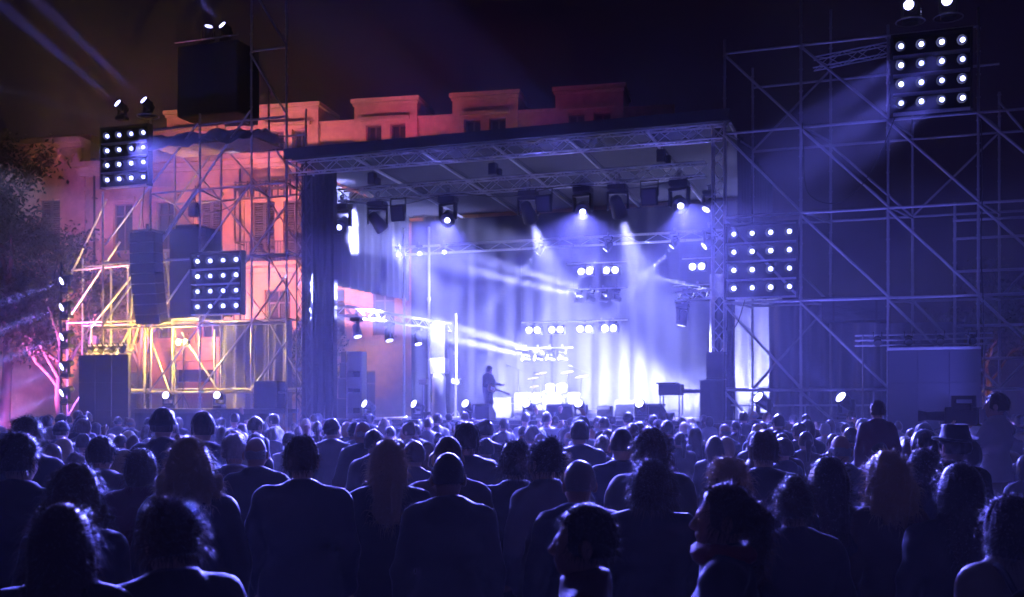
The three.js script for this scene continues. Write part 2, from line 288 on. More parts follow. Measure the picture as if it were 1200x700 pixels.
// right wing
const scafR = thing('scaffold', 'tall grey tube scaffold with crossing braces beside the stage carrying two lamp grids', 'scaffold');
{
  const xs = [6.6, 8.72, 11.03, 13.3, 15.6, 17.9], ys = [2.45, 4.95, 7.4, 9.8, 12.1], tops = [12.5, 13.6, 12.4, 12.6, 10.1, 7.7], z = 0.3, s = scafR;
  xs.forEach((x, i) => standardPole(s, x, z, tops[i]));
  for (const y of ys) for (let i = 0; i < 5; i++) { if (y > 12 && i > 2 || y > 9.5 && i > 3 || y > 7.5 && y < 9 && i > 4) continue; tube('ledger', [xs[i], y, z + 0.004], [xs[i + 1], y, z + 0.004], TR, M.steel, s); }
  for (let r = 0; r < 5; r++) for (let i = 0; i < 5; i++) {
    const yt = ys[r], yb = r ? ys[r - 1] : 0.2; if (yt > 12 && i > 1 || yt > 9.5 && i > 3) continue;
    tube('brace', [xs[i], yt - 0.05, z + 0.06], [xs[i + 1], yb + 0.05, z + 0.06], TR, M.steel, s);
  }
  const zb = -2, xb = [7.08, 9.37, 11.66, 13.97, 16.2];
  xb.forEach((x, i) => standardPole(s, x, zb, [12.3, 13.8, 11.8, 10.9, 9.6][i], 0, M.steelOld));
  for (const y of [2.5, 5.05, 7.5, 9.75, 11.7]) for (let i = 0; i < 4; i++) { if (y > 11 && i > 2) continue; tube('ledger', [xb[i], y, zb], [xb[i + 1], y, zb], TR, M.steelOld, s); }
  for (const [x0, y0, x1, y1] of [[9.37, 12, 7.08, 9.75], [7.08, 7.5, 9.37, 5.05], [9.37, 9.75, 11.66, 7.5], [9.37, 5.05, 7.08, 2.5], [13.97, 9.75, 11.66, 7.5], [13.97, 10.6, 16.2, 7.5], [16.2, 7.5, 13.97, 5.05], [11.66, 5.05, 13.97, 2.5], [16.2, 5.05, 13.97, 2.5]]) tube('brace', [x0, y0, zb + 0.05], [x1, y1, zb + 0.05], TR, M.steelOld, s);
  for (let i = 0; i < 5; i++) for (const y of [2.45, 4.95, 7.4, 9.8]) if (!(y > 9 && i > 3)) tube('transom', [xs[i], y + 0.05, z], [xb[i], y + 0.05, zb], TR * 0.9, M.steelOld, s);
  for (const y of [3.3, 4.2, 5.7, 6.6, 7.1]) tube('guard_rail', [12.7, y, -0.6], [17.6, y, -0.6], TR, M.steel, s);
  standardPole(s, 14.6, -0.6, 8.0); standardPole(s, 16.9, -0.6, 8.0); standardPole(s, 12.75, -0.6, 7.6);
  for (const [a, b, c, d] of [[14.6, 5.7, 16.9, 3.3], [16.9, 7.1, 14.6, 5.0], [14.6, 7.9, 15.6, 7.45]]) tube('brace', [a, b, -0.55], [c, d, -0.55], TR, M.steelOld, s);
  trussBars(s, [9.0, 11.75, -0.4], [11.0, 11.95, -0.4], 0.3, 0.3, 0.4, 0.022, 0.012);                       // little roof truss behind the top ledger
}
// left wing
const scafL = thing('scaffold', 'tall tube scaffold lit yellow at its foot in front of the ochre building', 'scaffold');
{
  const xs = [-15.35, -13.3, -11.26, -9.2, -7.85], ys = [2.45, 4.75, 7.05, 9.4, 11.6], z = 0.3, s = scafL;
  xs.forEach((x, i) => standardPole(s, x, z, [9.6, 12.2, 12.0, 17.2, 16.8][i]));
  for (const y of ys) for (let i = 0; i < 4; i++) { if (i === 0 && y > 9) continue; tube('ledger', [xs[i], y, z + 0.004], [xs[i + 1], y, z + 0.004], TR, M.steelOld, s); }
  tube('ledger', [-9.2, 13.9, z], [-7.85, 13.9, z], TR, M.steelOld, s); tube('ledger', [-9.2, 16.2, z], [-7.85, 16.2, z], TR, M.steelOld, s);
  for (const [a, b, c, d] of [[-15.2, 7.7, -11.3, 11.65], [-13.3, 7.2, -9.2, 11.9], [-11.3, 7.1, -9.2, 9.45], [-15.35, 4.8, -11.26, 9.4], [-13.3, 4.75, -11.26, 7.05], [-9.2, 7.1, -7.85, 8.6], [-11.26, 4.75, -9.2, 7.05], [-11.26, 2.5, -9.2, 4.75], [-13.3, 2.5, -11.26, 4.7], [-9.2, 2.5, -7.85, 4.1], [-9.2, 13.8, -7.85, 11.7], [-9.2, 16.1, -7.85, 14.0], [-9.2, 4.75, -7.85, 6.3]]) tube('brace', [a, b, z + 0.06], [c, d, z + 0.06], TR, M.steel, s);
  // rear row
  const zb = -1.7, xb = [-18.0, -15.9, -13.8, -11.8, -9.8, -8.3];
  xb.forEach((x, i) => standardPole(s, x, zb, [7.6, 7.4, 11.6, 11.6, 13.2, 12.4][i], 0, M.steelOld));
  for (const y of [2.6, 5.05, 7.3, 9.4, 11.5]) for (let i = 0; i < 5; i++) { if (i < 2 && y > 7.5) continue; tube('ledger', [xb[i], y, zb], [xb[i + 1], y, zb], TR, M.steelOld, s); }
  for (const [a, b, c, d] of [[-13.8, 11.5, -11.8, 9.4], [-13.8, 9.4, -11.8, 11.5], [-11.8, 11.5, -9.8, 9.4], [-9.8, 11.5, -8.3, 9.4], [-13.8, 9.4, -11.8, 7.3], [-11.8, 9.4, -9.8, 7.3], [-9.8, 9.3, -8.3, 7.3], [-11.8, 7.3, -9.8, 5.05], [-9.8, 7.3, -8.3, 5.05], [-8.3, 7.3, -9.8, 5.05], [-9.8, 5.05, -8.3, 2.6]]) tube('brace', [a, b, zb + 0.05], [c, d, zb + 0.05], TR, M.steelOld, s);
  for (let i = 0; i < 5; i++) for (const y of [2.5, 4.9, 7.15, 9.4]) if (!(i === 0 && y > 9)) tube('transom', [xs[i], y, z], [xb[i + 1], y, zb], TR * 0.9, M.steelOld, s);
  // splayed foot, the part that the yellow lamps light
  const F = [[-18.0, 0, -0.9, -18.0, 6.6, -0.9], [-18.0, 6.6, -0.9, -16.2, 9.6, -0.9], [-18.0, 5.1, -0.9, -13.6, 5.1, -0.9], [-17.8, 7.05, -0.9, -14.6, 7.15, -0.9], [-18.0, 5.2, -0.9, -15.6, 8.0, -0.9], [-16.9, 4.9, -0.9, -14.2, 7.6, -0.9], [-16.0, 3.3, -0.9, -16.0, 7.1, -0.9], [-15.2, 4.0, -0.9, -14.9, 7.9, -0.9], [-15.4, 3.2, -0.9, -14.4, 5.9, -0.9], [-16.9, 3.4, -0.9, -16.9, 5.2, -0.9], [-14.5, 0, -0.9, -14.5, 5.1, -0.9], [-14.5, 5.0, -0.9, -13.3, 2.2, -0.9], [-13.3, 0, -0.9, -13.3, 7.4, -0.9], [-14.6, 1.8, -0.9, -13.9, 0.2, -0.9], [-13.6, 7.5, -0.9, -13.2, 4.6, -0.9], [-18.0, 1.6, -0.9, -17.0, 2.9, -0.9], [-12.9, 4.6, -0.9, -11.4, 2.6, -0.9], [-11.5, 2.6, -0.9, -11.5, 4.7, -0.9], [-15.0, 5.0, -0.9, -15.9, 3.7, -0.9], [-14.6, 9.4, -0.9, -15.1, 6.4, -0.9]];
  for (const [a, b, c, d, e, f] of F) tube(Math.abs(a - d) < 0.01 ? 'standard' : Math.abs(b - e) < 0.2 ? 'ledger' : 'brace', [a, b, c], [d, e, f], 0.042, M.steel, s);
}
// ---------------------------------------------------------------- the stage
{
  const st = thing('stage_platform', 'raised dark stage deck with black skirting below the truss roof', 'stage');
  for (let i = 0; i < 7; i++) for (let j = 0; j < 4; j++) mesh('deck_panel', box(-7.5 + i * 2.04, -7.5 + i * 2.04 + 2.03, 1.42, 1.55, -9 + j * 2.26, -9 + j * 2.26 + 2.25), M.deck, st);
  mesh('skirting', drapeGeo(14.2, 1.41, 0.05, 30).translate(-0.4, 0, 0.0), M.cloth, st);
  for (let i = 0; i < 8; i++) for (const z of [-0.3, -4.5, -8.7]) tube('leg', [-7.3 + i * 1.98, 0, z], [-7.3 + i * 1.98, 1.42, z], 0.03, M.steelOld, st);
}
{
  const rf = thing('stage_roof', 'dark stage roof with a pale front edge sloping over the band', 'roof');
  mesh('fascia', uvm(box(-7.9, 6.75, 10.16, 10.5, 0.3, 0.42)), M.roof, rf);
  for (let i = 0; i < 6; i++) mesh('roof_panel', uvm(new THREE.BoxGeometry(2.42, 0.06, 9.8).rotateX(-0.05).translate(-6.68 + i * 2.44, 10.05, -4.55)), M.roof, rf);
  for (let i = 0; i < 7; i++) tube('rafter', [-7.9 + i * 2.44, 10.1, 0.2], [-7.9 + i * 2.44, 9.6, -9.3], 0.05, M.alu, rf);
}
trussBars(thing('roof_truss', 'long aluminium truss right under the front edge of the stage roof', 'truss'), [-7.8, 9.92, 0.05], [6.6, 9.92, 0.05], 0.36, 0.4);
trussBars(thing('lighting_truss', 'aluminium truss hung below the roof carrying the row of moving heads', 'truss'), [-6.8, 9.2, -1.5], [5.75, 9.2, -1.5], 0.4, 0.4);
trussBars(thing('rear_truss', 'aluminium truss across the back of the stage above the backdrop lamps', 'truss'), [-7.4, 8.1, -7.3], [6.0, 8.1, -7.3], 0.3, 0.3, 0.6, 0.024, 0.012, 'fu');
trussBars(thing('tower_truss', 'upright truss tower between the stage opening and the lower lamp grid', 'truss'), [6.36, 0, -0.15], [6.36, 10.1, -0.15], 0.34, 0.34, 0.42);
trussBars(thing('tower_truss', 'upright dark truss tower beside the blue lit stage curtain', 'truss'), [-7.42, 0, -0.1], [-7.42, 10.1, -0.1], 0.36, 0.36, 0.45, 0.027, 0.014, 'fbtu', M.blackTruss);
trussBars(thing('tower_truss', 'upright truss tower at the back corner next to the backdrop', 'truss'), [6.1, 1.55, -8.6], [6.1, 9.6, -8.6], 0.3, 0.3, 0.5, 0.024, 0.012, 'fu');
trussBars(thing('side_truss', 'aluminium truss along the open stage side carrying four drooping moving heads', 'truss'), [-5.8, 5.12, 0.3], [-5.8, 5.12, -8.4], 0.3, 0.3, 0.5, 0.024, 0.012);
trussBars(thing('stub_truss', 'short truss arm reaching into the stage from the tower with one lamp', 'truss'), [6.1, 5.35, -0.9], [4.9, 5.3, -1.1], 0.25, 0.25, 0.3, 0.02, 0.011);
for (const [x, z, h, l] of [[-7.05, -7, 7.4, 'slim pale upright pole at the back corner of the open stage side'], [-6.0, -7.05, 7.4, 'slim pale upright pole next to the tall white column on stage'], [-4.9, -7.1, 4.0, 'short pale upright pole between white column and backdrop']]) solo('pole', merge([pipe([0, 0, 0], [0, h, 0], 0.05, 10), new THREE.CylinderGeometry(0.16, 0.16, 0.03, 12).translate(0, 0.015, 0), new THREE.CylinderGeometry(0.075, 0.075, 0.14, 12).translate(0, h * 0.62, 0)]), M.alu, l, 'pole', [x, 1.552, z]);
// drapes
const drape = (name, label, w, h, amp, folds, mat, pos, turn = 0) => solo(name, drapeGeo(w, h, amp, folds), mat, label, 'curtain', pos, turn);
drape('backdrop', 'dark backdrop cloth hanging across the back of the stage', 14.0, 8.0, 0.05, 18, M.backcloth, [-0.7, 1.56, -9.05]);
drape('wing_curtain', 'pale blue lit folded curtain hanging at the open stage side', 0.75, 8.3, 0.09, 3, M.velvet, [-6.75, 1.56, -0.35], 0.35);
drape('wing_curtain', 'black curtain behind the truss tower at the open stage side', 0.7, 8.3, 0.06, 3, M.velvet, [-7.35, 1.0, -0.5], 0.1);
drape('side_curtain', 'dark cloth closing the upper part of the open stage side', 8.4, 3.6, 0.09, 14, M.velvet, [-7.75, 6.3, -4.8], Math.PI / 2);
drape('wing_curtain', 'black curtain between the truss tower and the bright gap under the lower lamp grid', 0.62, 5.2, 0.07, 3, M.cloth, [6.15, 0.2, -2.6], 0.1);
drape('wing_curtain', 'grey blue curtain past the bright gap behind the scaffold', 3.3, 4.4, 0.14, 7, M.greyCloth, [9.1, 0.9, -2.9], -0.05);
drape('wing_curtain', 'grey curtain under the dark hung boxes behind the scaffold', 2.4, 3.6, 0.16, 4, M.greyCloth, [11.9, 0.9, -3.2], 0.05);
drape('added_gap_cloth', 'added white cloth catching lamp light behind the gap between two wing curtains', 2.6, 5.5, 0.1, 4, M.white, [6.3, 1.0, -6.2], 0.5);  // added as a reflector so the curtain gap reads bright
drape('side_curtain', 'black cloth closing the upper stage side behind the truss tower', 8.6, 4.4, 0.08, 12, M.cloth, [6.85, 5.65, -4.9], -Math.PI / 2);
drape('scaffold_drape', 'pale drape with long folds hanging inside the scaffold below the lower lamp grid', 2.9, 3.9, 0.16, 7, M.greyCloth, [-11.1, 1.2, -2.8], 0.1);
// hung loudspeakers and covered boxes
{
  const cab = (w, h, d) => { const l = [rbox(-w / 2, w / 2, -h / 2, h / 2, -d / 2, d / 2, 0.015)]; return merge(l); };
  const la = (label, x, y, z, n, sgn) => {
    const t = thing('line_array', label, 'loudspeaker', [x, y, z]); let yy = 0, zz = 0;
    for (let i = 0; i < n; i++) { const a = 0.035 * i * 0.9, b = mesh('cabinet', cab(1.0, 0.33, 0.5), M.black, t); b.position.set(0, yy, zz); b.rotation.x = a; mesh('grille', box(-0.47, 0.47, -0.14, 0.14, 0.252, 0.262), M.cloth, b); yy -= 0.345 * Math.cos(a); zz -= 0.345 * Math.sin(a); }
    mesh('flying_frame', merge([box(-0.45, 0.45, 0.2, 0.26, -0.5, 0.3), box(-0.03, 0.03, 0.26, 0.5, -0.1, 0.0)]), M.iron, t);
  };
  la('black curved hang of loudspeakers above the yellow lit scaffold foot', -13.05, 7.75, 0.85, 9);
  const lb = thing('covered_speaker', 'large black cloth covered speaker hang beside the lower lamp grid', 'loudspeaker', [-11.9, 5.0, -0.3]);
  mesh('cover', rbox(-0.75, 0.75, 0, 3.15, -0.5, 0.45, 0.06), M.tarp, lb); mesh('cap', rbox(-0.6, 0.3, 3.15, 3.3, -0.3, 0.3, 0.04), M.black, lb);
  mesh('chain_hoist', merge([rbox(-0.22, 0.1, 3.6, 4.1, -0.12, 0.12, 0.04), pipe([-0.06, 3.3, 0], [-0.06, 4.6, 0], 0.015)]), M.black, lb);
  const rb = thing('covered_speaker', 'wide black box slung in the scaffold above the grey curtains', 'loudspeaker', [10.1, 4.45, -1.5]);
  mesh('cover', rbox(-0.92, 0.92, 0, 0.72, -0.45, 0.45, 0.04), M.tarp, rb); mesh('strap', merge([box(-0.62, -0.56, -0.005, 0.725, -0.455, 0.455), box(0.56, 0.62, -0.005, 0.725, -0.455, 0.455)]), M.iron, rb);
  const sb = thing('subwoofer_stack', 'dark stack of speaker boxes at the foot of the truss tower beside the keyboard', 'loudspeaker', [6.35, 0, 0.28]);
  for (const [x0, x1, y0, y1] of [[-0.42, 0.28, 0, 1.5], [-0.42, 0.28, 1.51, 2.75], [-0.24, 0.28, 2.76, 3.55]]) { const b = mesh('cabinet', rbox(x0, x1, y0, y1, -0.2, 0.3, 0.02), M.black, sb); mesh('grille', box(x0 + 0.05, x1 - 0.05, y0 + 0.06, y1 - 0.06, 0.302, 0.312), M.cloth, b); }
  const mb = thing('monitor_speaker', 'black speaker box on the scaffold floor by the pale drape', 'loudspeaker', [-8.6, 1.9, 0.1]);
  mesh('cabinet', rbox(-0.45, 0.45, 0, 0.92, -0.35, 0.3, 0.02), M.black, mb); mesh('grille', box(-0.4, 0.4, 0.05, 0.87, 0.302, 0.312), M.cloth, mb);
  const wingDeck = thing('wing_platform', 'dark platform under the two domed spotlights', 'platform', [0, 0, 0]);
  mesh('deck', rbox(6.75, 10.95, 1.42, 1.58, 0.45, 1.7, 0.02), M.deck, wingDeck); mesh('skirting', drapeGeo(4.2, 1.42, 0.04, 9).translate(8.85, 0, 1.66), M.cloth, wingDeck); mesh('rear_rail', merge([pipe([6.8, 2.02, 0.47], [10.9, 2.02, 0.47], 0.025), pipe([10.9, 1.58, 0.47], [10.9, 2.02, 0.47], 0.025), pipe([8.85, 1.58, 0.47], [8.85, 2.02, 0.47], 0.025)]), M.steel, wingDeck);
  const lDeck = thing('wing_platform', 'dark platform under the small spotlights at the scaffold foot', 'platform', [0, 0, 0]);
  mesh('deck', rbox(-13.2, -7.9, 1.75, 1.9, -0.6, 1.3, 0.02), M.deck, lDeck); mesh('skirting', drapeGeo(5.3, 1.75, 0.04, 11).translate(-10.55, 0, 1.27), M.cloth, lDeck);
  // big dark side panels with a rail of lamps
  const panel = (label, x0, x1, y1, z, rail) => {
    const t = thing('side_screen', label, 'screen', [(x0 + x1) / 2, 0, z]), w = x1 - x0;
    const nx = 3, ny = 3, y0 = 0.9;
    for (let i = 0; i < nx; i++) for (let j = 0; j < ny; j++) mesh('screen_panel', rbox(-w / 2 + i * w / nx + 0.004, -w / 2 + (i + 1) * w / nx - 0.004, y0 + j * (y1 - y0) / ny + 0.004, y0 + (j + 1) * (y1 - y0) / ny - 0.004, -0.04, 0.04, 0.006), M.screen, t);
    mesh('back_frame', merge([box(-w / 2 + 0.03, w / 2 - 0.03, y0 + 0.02, y1 - 0.02, -0.12, -0.045), box(-w / 2 + 0.1, -w / 2 + 0.2, 0, y0, -0.5, 0.0), box(w / 2 - 0.2, w / 2 - 0.1, 0, y0, -0.5, 0)]), M.iron, t);
    if (rail) mesh('top_rail', rbox(-w / 2, w / 2, y1 + 0.004, y1 + 0.075, -0.07, 0.06, 0.015), M.white, t);
    return t;
  };
  M.screen = std(0.045, 0.045, 0.06, 0.55);
  panel('large dark flat screen with a white top rail below a bar of four lamps', 11.03, 13.3, 3.46, 1.5, true);
  panel('smaller dark flat screen standing at the yellow lit scaffold foot', -15.85, -13.72, 3.77, 0.9, false);
}
// ---------------------------------------------------------------- lamps
const HEADG = new THREE.LatheGeometry([[0.001, -0.26], [0.08, -0.255], [0.125, -0.2], [0.135, -0.05], [0.15, 0.02], [0.165, 0.14], [0.17, 0.2], [0.155, 0.215], [0.135, 0.2], [0.001, 0.195]].map(p => new THREE.Vector2(...p)), 20).rotateX(Math.PI / 2);
const LENSG = new THREE.CircleGeometry(0.13, 14).translate(0, 0, 0.203);
const BASEG = merge([rbox(-0.2, 0.2, 0, 0.12, -0.15, 0.15, 0.03), box(-0.16, 0.16, 0.12, 0.14, -0.1, 0.1)]);
const YOKEG = merge([rbox(-0.235, 0.235, 0.14, 0.2, -0.07, 0.07, 0.02), rbox(-0.235, -0.185, 0.18, 0.52, -0.06, 0.06, 0.02), rbox(0.185, 0.235, 0.18, 0.52, -0.06, 0.06, 0.02)]);
const CLAMPG = merge([box(-0.03, 0.03, -0.16, 0, -0.04, 0.04), new THREE.TorusGeometry(0.045, 0.016, 6, 12).translate(0, -0.17, 0)]);
const DOMEG = new THREE.LatheGeometry([[0.36, 0], [0.37, 0.12], [0.36, 0.42], [0.31, 0.6], [0.2, 0.73], [0.06, 0.775], [0.001, 0.78]].map(p => new THREE.Vector2(...p)), 24);
const norm = d => V(...d).normalize();
// dir is where the lamp points; light = [candela, half angle, softness, colour]
function movingHead(label, pos, dir, { hang = false, size = 1, light, lens = LENS, group, dome = false, aperture = 1, name = 'moving_head_light' } = {}) {
  const t = thing(name, label, 'stage light', pos, 0, group); t.scale.setScalar(size);
  const d = norm(dir), flip = hang ? -1 : 1, yaw = Math.atan2(d.x, d.z);
  const base = mesh('base', BASEG, M.black, t), yoke = mesh('yoke', YOKEG, M.blackGloss, t); if (hang) { base.rotation.z = yoke.rotation.z = Math.PI; const c = mesh('clamp', CLAMPG, M.steelOld, t); c.rotation.x = Math.PI; }
  yoke.rotation.y = hang ? -yaw : yaw;
  const head = mesh('head', HEADG, M.blackGloss, t); head.position.y = 0.46 * flip; head.quaternion.setFromUnitVectors(V(0, 0, 1), d);
  const front = mesh('lens', LENSG, lens, head); front.scale.set(aperture, aperture, 1); if (aperture < 1) mesh('front_ring', new THREE.RingGeometry(0.13 * aperture, 0.15, 20).translate(0, 0, 0.206), M.blackGloss, head);
  if (dome) { mesh('weather_dome', DOMEG, M.dome, t).position.y = 0.02; mesh('dome_ring', new THREE.TorusGeometry(0.37, 0.02, 6, 28).rotateX(Math.PI / 2).translate(0, 0.03, 0), M.case, t); }
  if (light) { const o = V(...pos).add(V(0, 0.46 * flip * size, 0)).addScaledVector(d, 0.27 * size), to = o.clone().addScaledVector(d, 10); spot(o.toArray(), to.toArray(), light[0], light[1], light[2] ?? 0.4, light[3] ?? VIO, 4); }
  return t;
}
// four-by-four lamp grid: dark frame with a shelf under every row, sixteen lamps each with its reflector and lens
const PARG = merge([new THREE.LatheGeometry([[0.06, -0.2], [0.1, -0.17], [0.135, -0.02], [0.14, 0.03], [0.13, 0.03], [0.118, -0.03], [0.075, -0.1], [0.001, -0.13]].map(p => new THREE.Vector2(...p)), 16).rotateX(Math.PI / 2)]);
const PARL = new THREE.SphereGeometry(0.066, 10, 4, 0, Math.PI * 2, 0, Math.PI / 2).rotateX(Math.PI / 2).translate(0, 0, -0.045);
function lampGrid(label, x0, y0, z, aim, I, deg, far, W = 2.05, H = 2.15) {   // far: target, candela and cone of the four lamps that reach further out
  const t = thing('lamp_grid_light', label, 'stage light', [x0 + W / 2, y0, z]);
  mesh('frame', merge([box(-W / 2, -W / 2 + 0.06, 0, H, -0.25, 0.02), box(W / 2 - 0.06, W / 2, 0, H, -0.25, 0.02), box(-W / 2 + 0.06, W / 2 - 0.06, H - 0.06, H, -0.25, 0.02)]), M.iron, t);
  mesh('back_cloth', box(-W / 2 + 0.06, W / 2 - 0.06, 0.02, H - 0.06, -0.3, -0.255), M.cloth, t);
  for (let j = 0; j < 4; j++) {
    const yy = 0.02 + j * (H - 0.1) / 4; mesh('shelf', box(-W / 2 + 0.062, W / 2 - 0.062, yy, yy + 0.03, -0.25, 0.03), M.alu, t);
    for (let i = 0; i < 4; i++) {
      const lx = -W / 2 + (i + 0.5) * W / 4, ly = yy + 0.29, lamp = mesh('lamp', PARG, M.iron, t); lamp.position.set(lx, ly, -0.04);
      const p = V(x0 + W / 2 + lx, y0 + ly, z - 0.04), d = V(...aim).add(V((i - 1.5) * 0.9, 0, (j - 1.5) * 0.5)).sub(p).normalize();
      lamp.quaternion.setFromUnitVectors(V(0, 0, 1), V(d.x * 0.35, d.y * 0.35, Math.max(0.5, d.z)).normalize()); mesh('lens', PARL, BULBS[Math.floor(rnd() * 3)], lamp);
      if (i % 2 === 0 && j % 2 === 0) { p.add(V(W / 8, H / 8, 0.04)).addScaledVector(d, 0.14); if (far && i && j) spot(p.toArray(), far[0], far[1], far[2], 0.07, VIO, 6); else spot(p.toArray(), p.clone().addScaledVector(d, 10).toArray(), I * 4, deg, 0.5, VIO, 10); }   // one light stands for the four lamps around it
    }
  }
}
lampGrid('four by four lamp grid on top of the scaffold beside the big dark screen', 11.1, 9.85, 0.62, [2, 0.5, 13], 1000, 7);
lampGrid('four by four lamp grid low on the scaffold next to the truss tower', 6.63, 5.02, 0.62, [2, 1.0, 11], 220, 12);
lampGrid('four by four lamp grid high in front of the dim building wing', -15.2, 9.62, 0.62, [-7, 1.0, 13], 220, 11, [[8.4, 0, 23.2], 5600, 8.2]);
lampGrid('four by four lamp grid above the pale drape in the yellow lit scaffold', -11.43, 5.05, 0.62, [-3, 1.0, 11], 220, 12);
// moving heads above the grids and on the tall tower
movingHead('moving head on top of the high lamp grid, beam slanting up, at its outer end', [-14.35, 12.0, 0.5], [-0.3, 0.5, 0.85], { light: [5500, 3.6, 0.6], group: 'moving heads on top of the lamp grids' });
movingHead('domed moving head on top of the high lamp grid, beam slanting up, near the scaffold', [-13.25, 12.0, 0.5], [-0.3, 0.56, 0.85], { light: [5500, 3.6, 0.6], dome: true, group: 'moving heads on top of the lamp grids' });
for (const x of [11.6, 12.55]) movingHead(x < 12 ? 'domed head on the lamp grid above the big dark screen, on the stage side' : 'domed head on the lamp grid above the big dark screen, on the outer side', [x, 12.3, 0.55], [-0.2, -0.15, 1], { dome: true, group: 'moving heads on top of the lamp grids' });
{
  const t = thing('covered_tower_top', 'black cloth wrapped block high on the scaffold below two spotlights', 'covered box', [-11.35, 12.1, -0.9]);
  mesh('cover', rbox(-1.25, 1.25, 0, 2.5, -0.7, 0.7, 0.08), M.tarp, t); mesh('rail', pipe([-1.3, 2.62, 0.72], [1.3, 2.62, 0.72], 0.025), M.steel, t);
  movingHead('moving head on the black wrapped block, beam pointing steeply up', [-10.75, 14.62, -0.5], [-0.3, 0.6, 0.85], { light: [5500, 3.6, 0.6] });
  movingHead('moving head on the black wrapped block leaning to one side', [-11.5, 14.62, -0.5], [0.5, 0.8, 0.5], { lens: LENSDIM });
  // roof tarpaulin on the upper scaffold floor
  const pl = thing('tarpaulin_roof', 'crumpled tarpaulin over planks on the upper scaffold floor', 'tarpaulin', [-11.3, 11.05, -0.6]);
  for (let i = 0; i < 5; i++) mesh('plank', rbox(-2.1, 2.1, 0, 0.05, -1 + i * 0.33, -1 + i * 0.33 + 0.3, 0.01), M.wood, pl);
  const g = new THREE.PlaneGeometry(4.4, 2.4, 44, 22).rotateX(-Math.PI / 2), p = g.attributes.position;
  for (let i = 0; i < p.count; i++) { const x = p.getX(i), z = p.getZ(i); p.setY(i, 0.32 + 0.16 * noise(x * 1.6, z * 2, 5) + 0.07 * noise(x * 5, z * 5, 9) + (z > 0.85 ? -(z - 0.85) * 1.3 : 0)); }
  g.computeVertexNormals(); mesh('tarpaulin', g, M.tarp, pl);
}
// column of five spotlights at the outer foot of the scaffold
{
  const t = thing('lamp_pole', 'dark upright pole carrying the column of five spotlights by the violet tree', 'pole', [-16.75, 0, 0.8]);
  mesh('pole', pipe([0, 0, 0], [0, 7.1, 0], 0.04), M.iron, t); mesh('foot', merge([box(-0.5, 0.5, 0, 0.04, -0.05, 0.05), box(-0.05, 0.05, 0.04, 0.08, -0.5, 0.5)]), M.iron, t);
  for (const y of [6.45, 5.52, 4.48, 3.43, 2.5]) { const nth = ['topmost', 'second from top', 'middle', 'second from bottom', 'lowest'][[6.45, 5.52, 4.48, 3.43, 2.5].indexOf(y)]; mesh('bracket', box(0.0, 0.3, y - 0.48, y - 0.44, -0.04, 0.04), M.iron, t); movingHead(nth + ' spotlight in the column of five by the violet tree', [-16.5, y - 0.43, 0.8], [-0.42, -0.4, 0.8], { size: 1.0, light: [9000, 5, 0.6, [0.2, 0.2, 1]], group: 'column of five spotlights' }); }
}
// row on the hung truss: heads that look down onto the stage
{
  const down = (lean, k) => [lean, -1, -0.12 - 0.75 * k], at = (x, to) => [to[0] - x, to[1] - 8.2, to[2] + 1.3];
  [[-6.75, at(-6.75, [-5.5, 0, 14]), [5500, 15, 0.2]], [-5.4, down(0.5, 1), [7200, 20, 0.7, PALE]], [-2.8, at(-2.8, [2.5, 0, 15]), [5800, 16.3, 0.06]], [0.01, down(0.15, 1), [7200, 20, 0.7, PALE]], [1.84, at(1.84, [6.6, 0, 16]), [5800, 14.2, 0.06]], [2.98, down(0.15, 1), [7200, 20, 0.7, PALE]], [4.92, at(4.92, [10.5, 0, 15]), [4200, 16.4, 0.06]]].forEach(([x, dir, light], i) => movingHead(ORD[6 - i] + ' black moving head from the truss tower under the lighting truss', [x, 8.92, -1.5], dir, { hang: true, size: 1.5, light, aperture: 0.45, group: 'moving heads under the lighting truss' }));
}
for (const x of [-4.6, 0.56, 4.0]) { const t = thing('floodlight', ORD[x > 3 ? 0 : x > 0 ? 1 : 2] + ' flat square floodlight from the truss tower under the lighting truss', 'stage light', [x, 8.98, -1.45], 0, 'flat floodlights under the lighting truss'); mesh('yoke', merge([box(-0.29, -0.26, -0.5, 0, -0.02, 0.02), box(0.26, 0.29, -0.5, 0, -0.02, 0.02), box(-0.26, 0.26, -0.03, 0, -0.02, 0.02)]), M.iron, t); const b = mesh('housing', rbox(-0.25, 0.25, -0.27, 0.27, -0.09, 0.09, 0.02), M.black, t); b.position.y = -0.5; b.rotation.x = 0.25; mesh('glass', box(-0.21, 0.21, -0.22, 0.22, 0.091, 0.1), LENSOFF, b); }
for (const x of [4.36, -1.2, -5.6]) { const t = thing('chain_hoist', x > 4 ? 'black chain hoist holding the lighting truss near the truss tower' : x < -5 ? 'black chain hoist holding the lighting truss near the blue lit curtain' : 'black chain hoist holding the middle of the lighting truss', 'hoist', [x, 9.42, -1.5]); mesh('motor', rbox(-0.14, 0.14, 0.1, 0.5, -0.13, 0.13, 0.05), M.black, t); mesh('chain', pipe([0, 0, 0], [0, 0.72, 0], 0.014), M.iron, t); mesh('chain_bag', rbox(0.14, 0.3, 0.05, 0.3, -0.1, 0.1, 0.05), M.cloth, t); }
for (const [y, d] of [[8.3, [-0.4, -0.8, 0.5]], [7.2, [-0.7, -0.6, 0.4]]]) movingHead((y > 8 ? 'upper' : 'lower') + ' black moving head clamped to the truss tower by the stage opening', [6.05, y, -0.25], d, { hang: true, size: 0.9, lens: LENSDIM, group: 'moving heads on the truss tower' });
movingHead('moving head hanging from the short truss arm', [5.1, 5.1, -1.1], [-0.2, -1, 0.1], { hang: true, lens: LENSDIM });
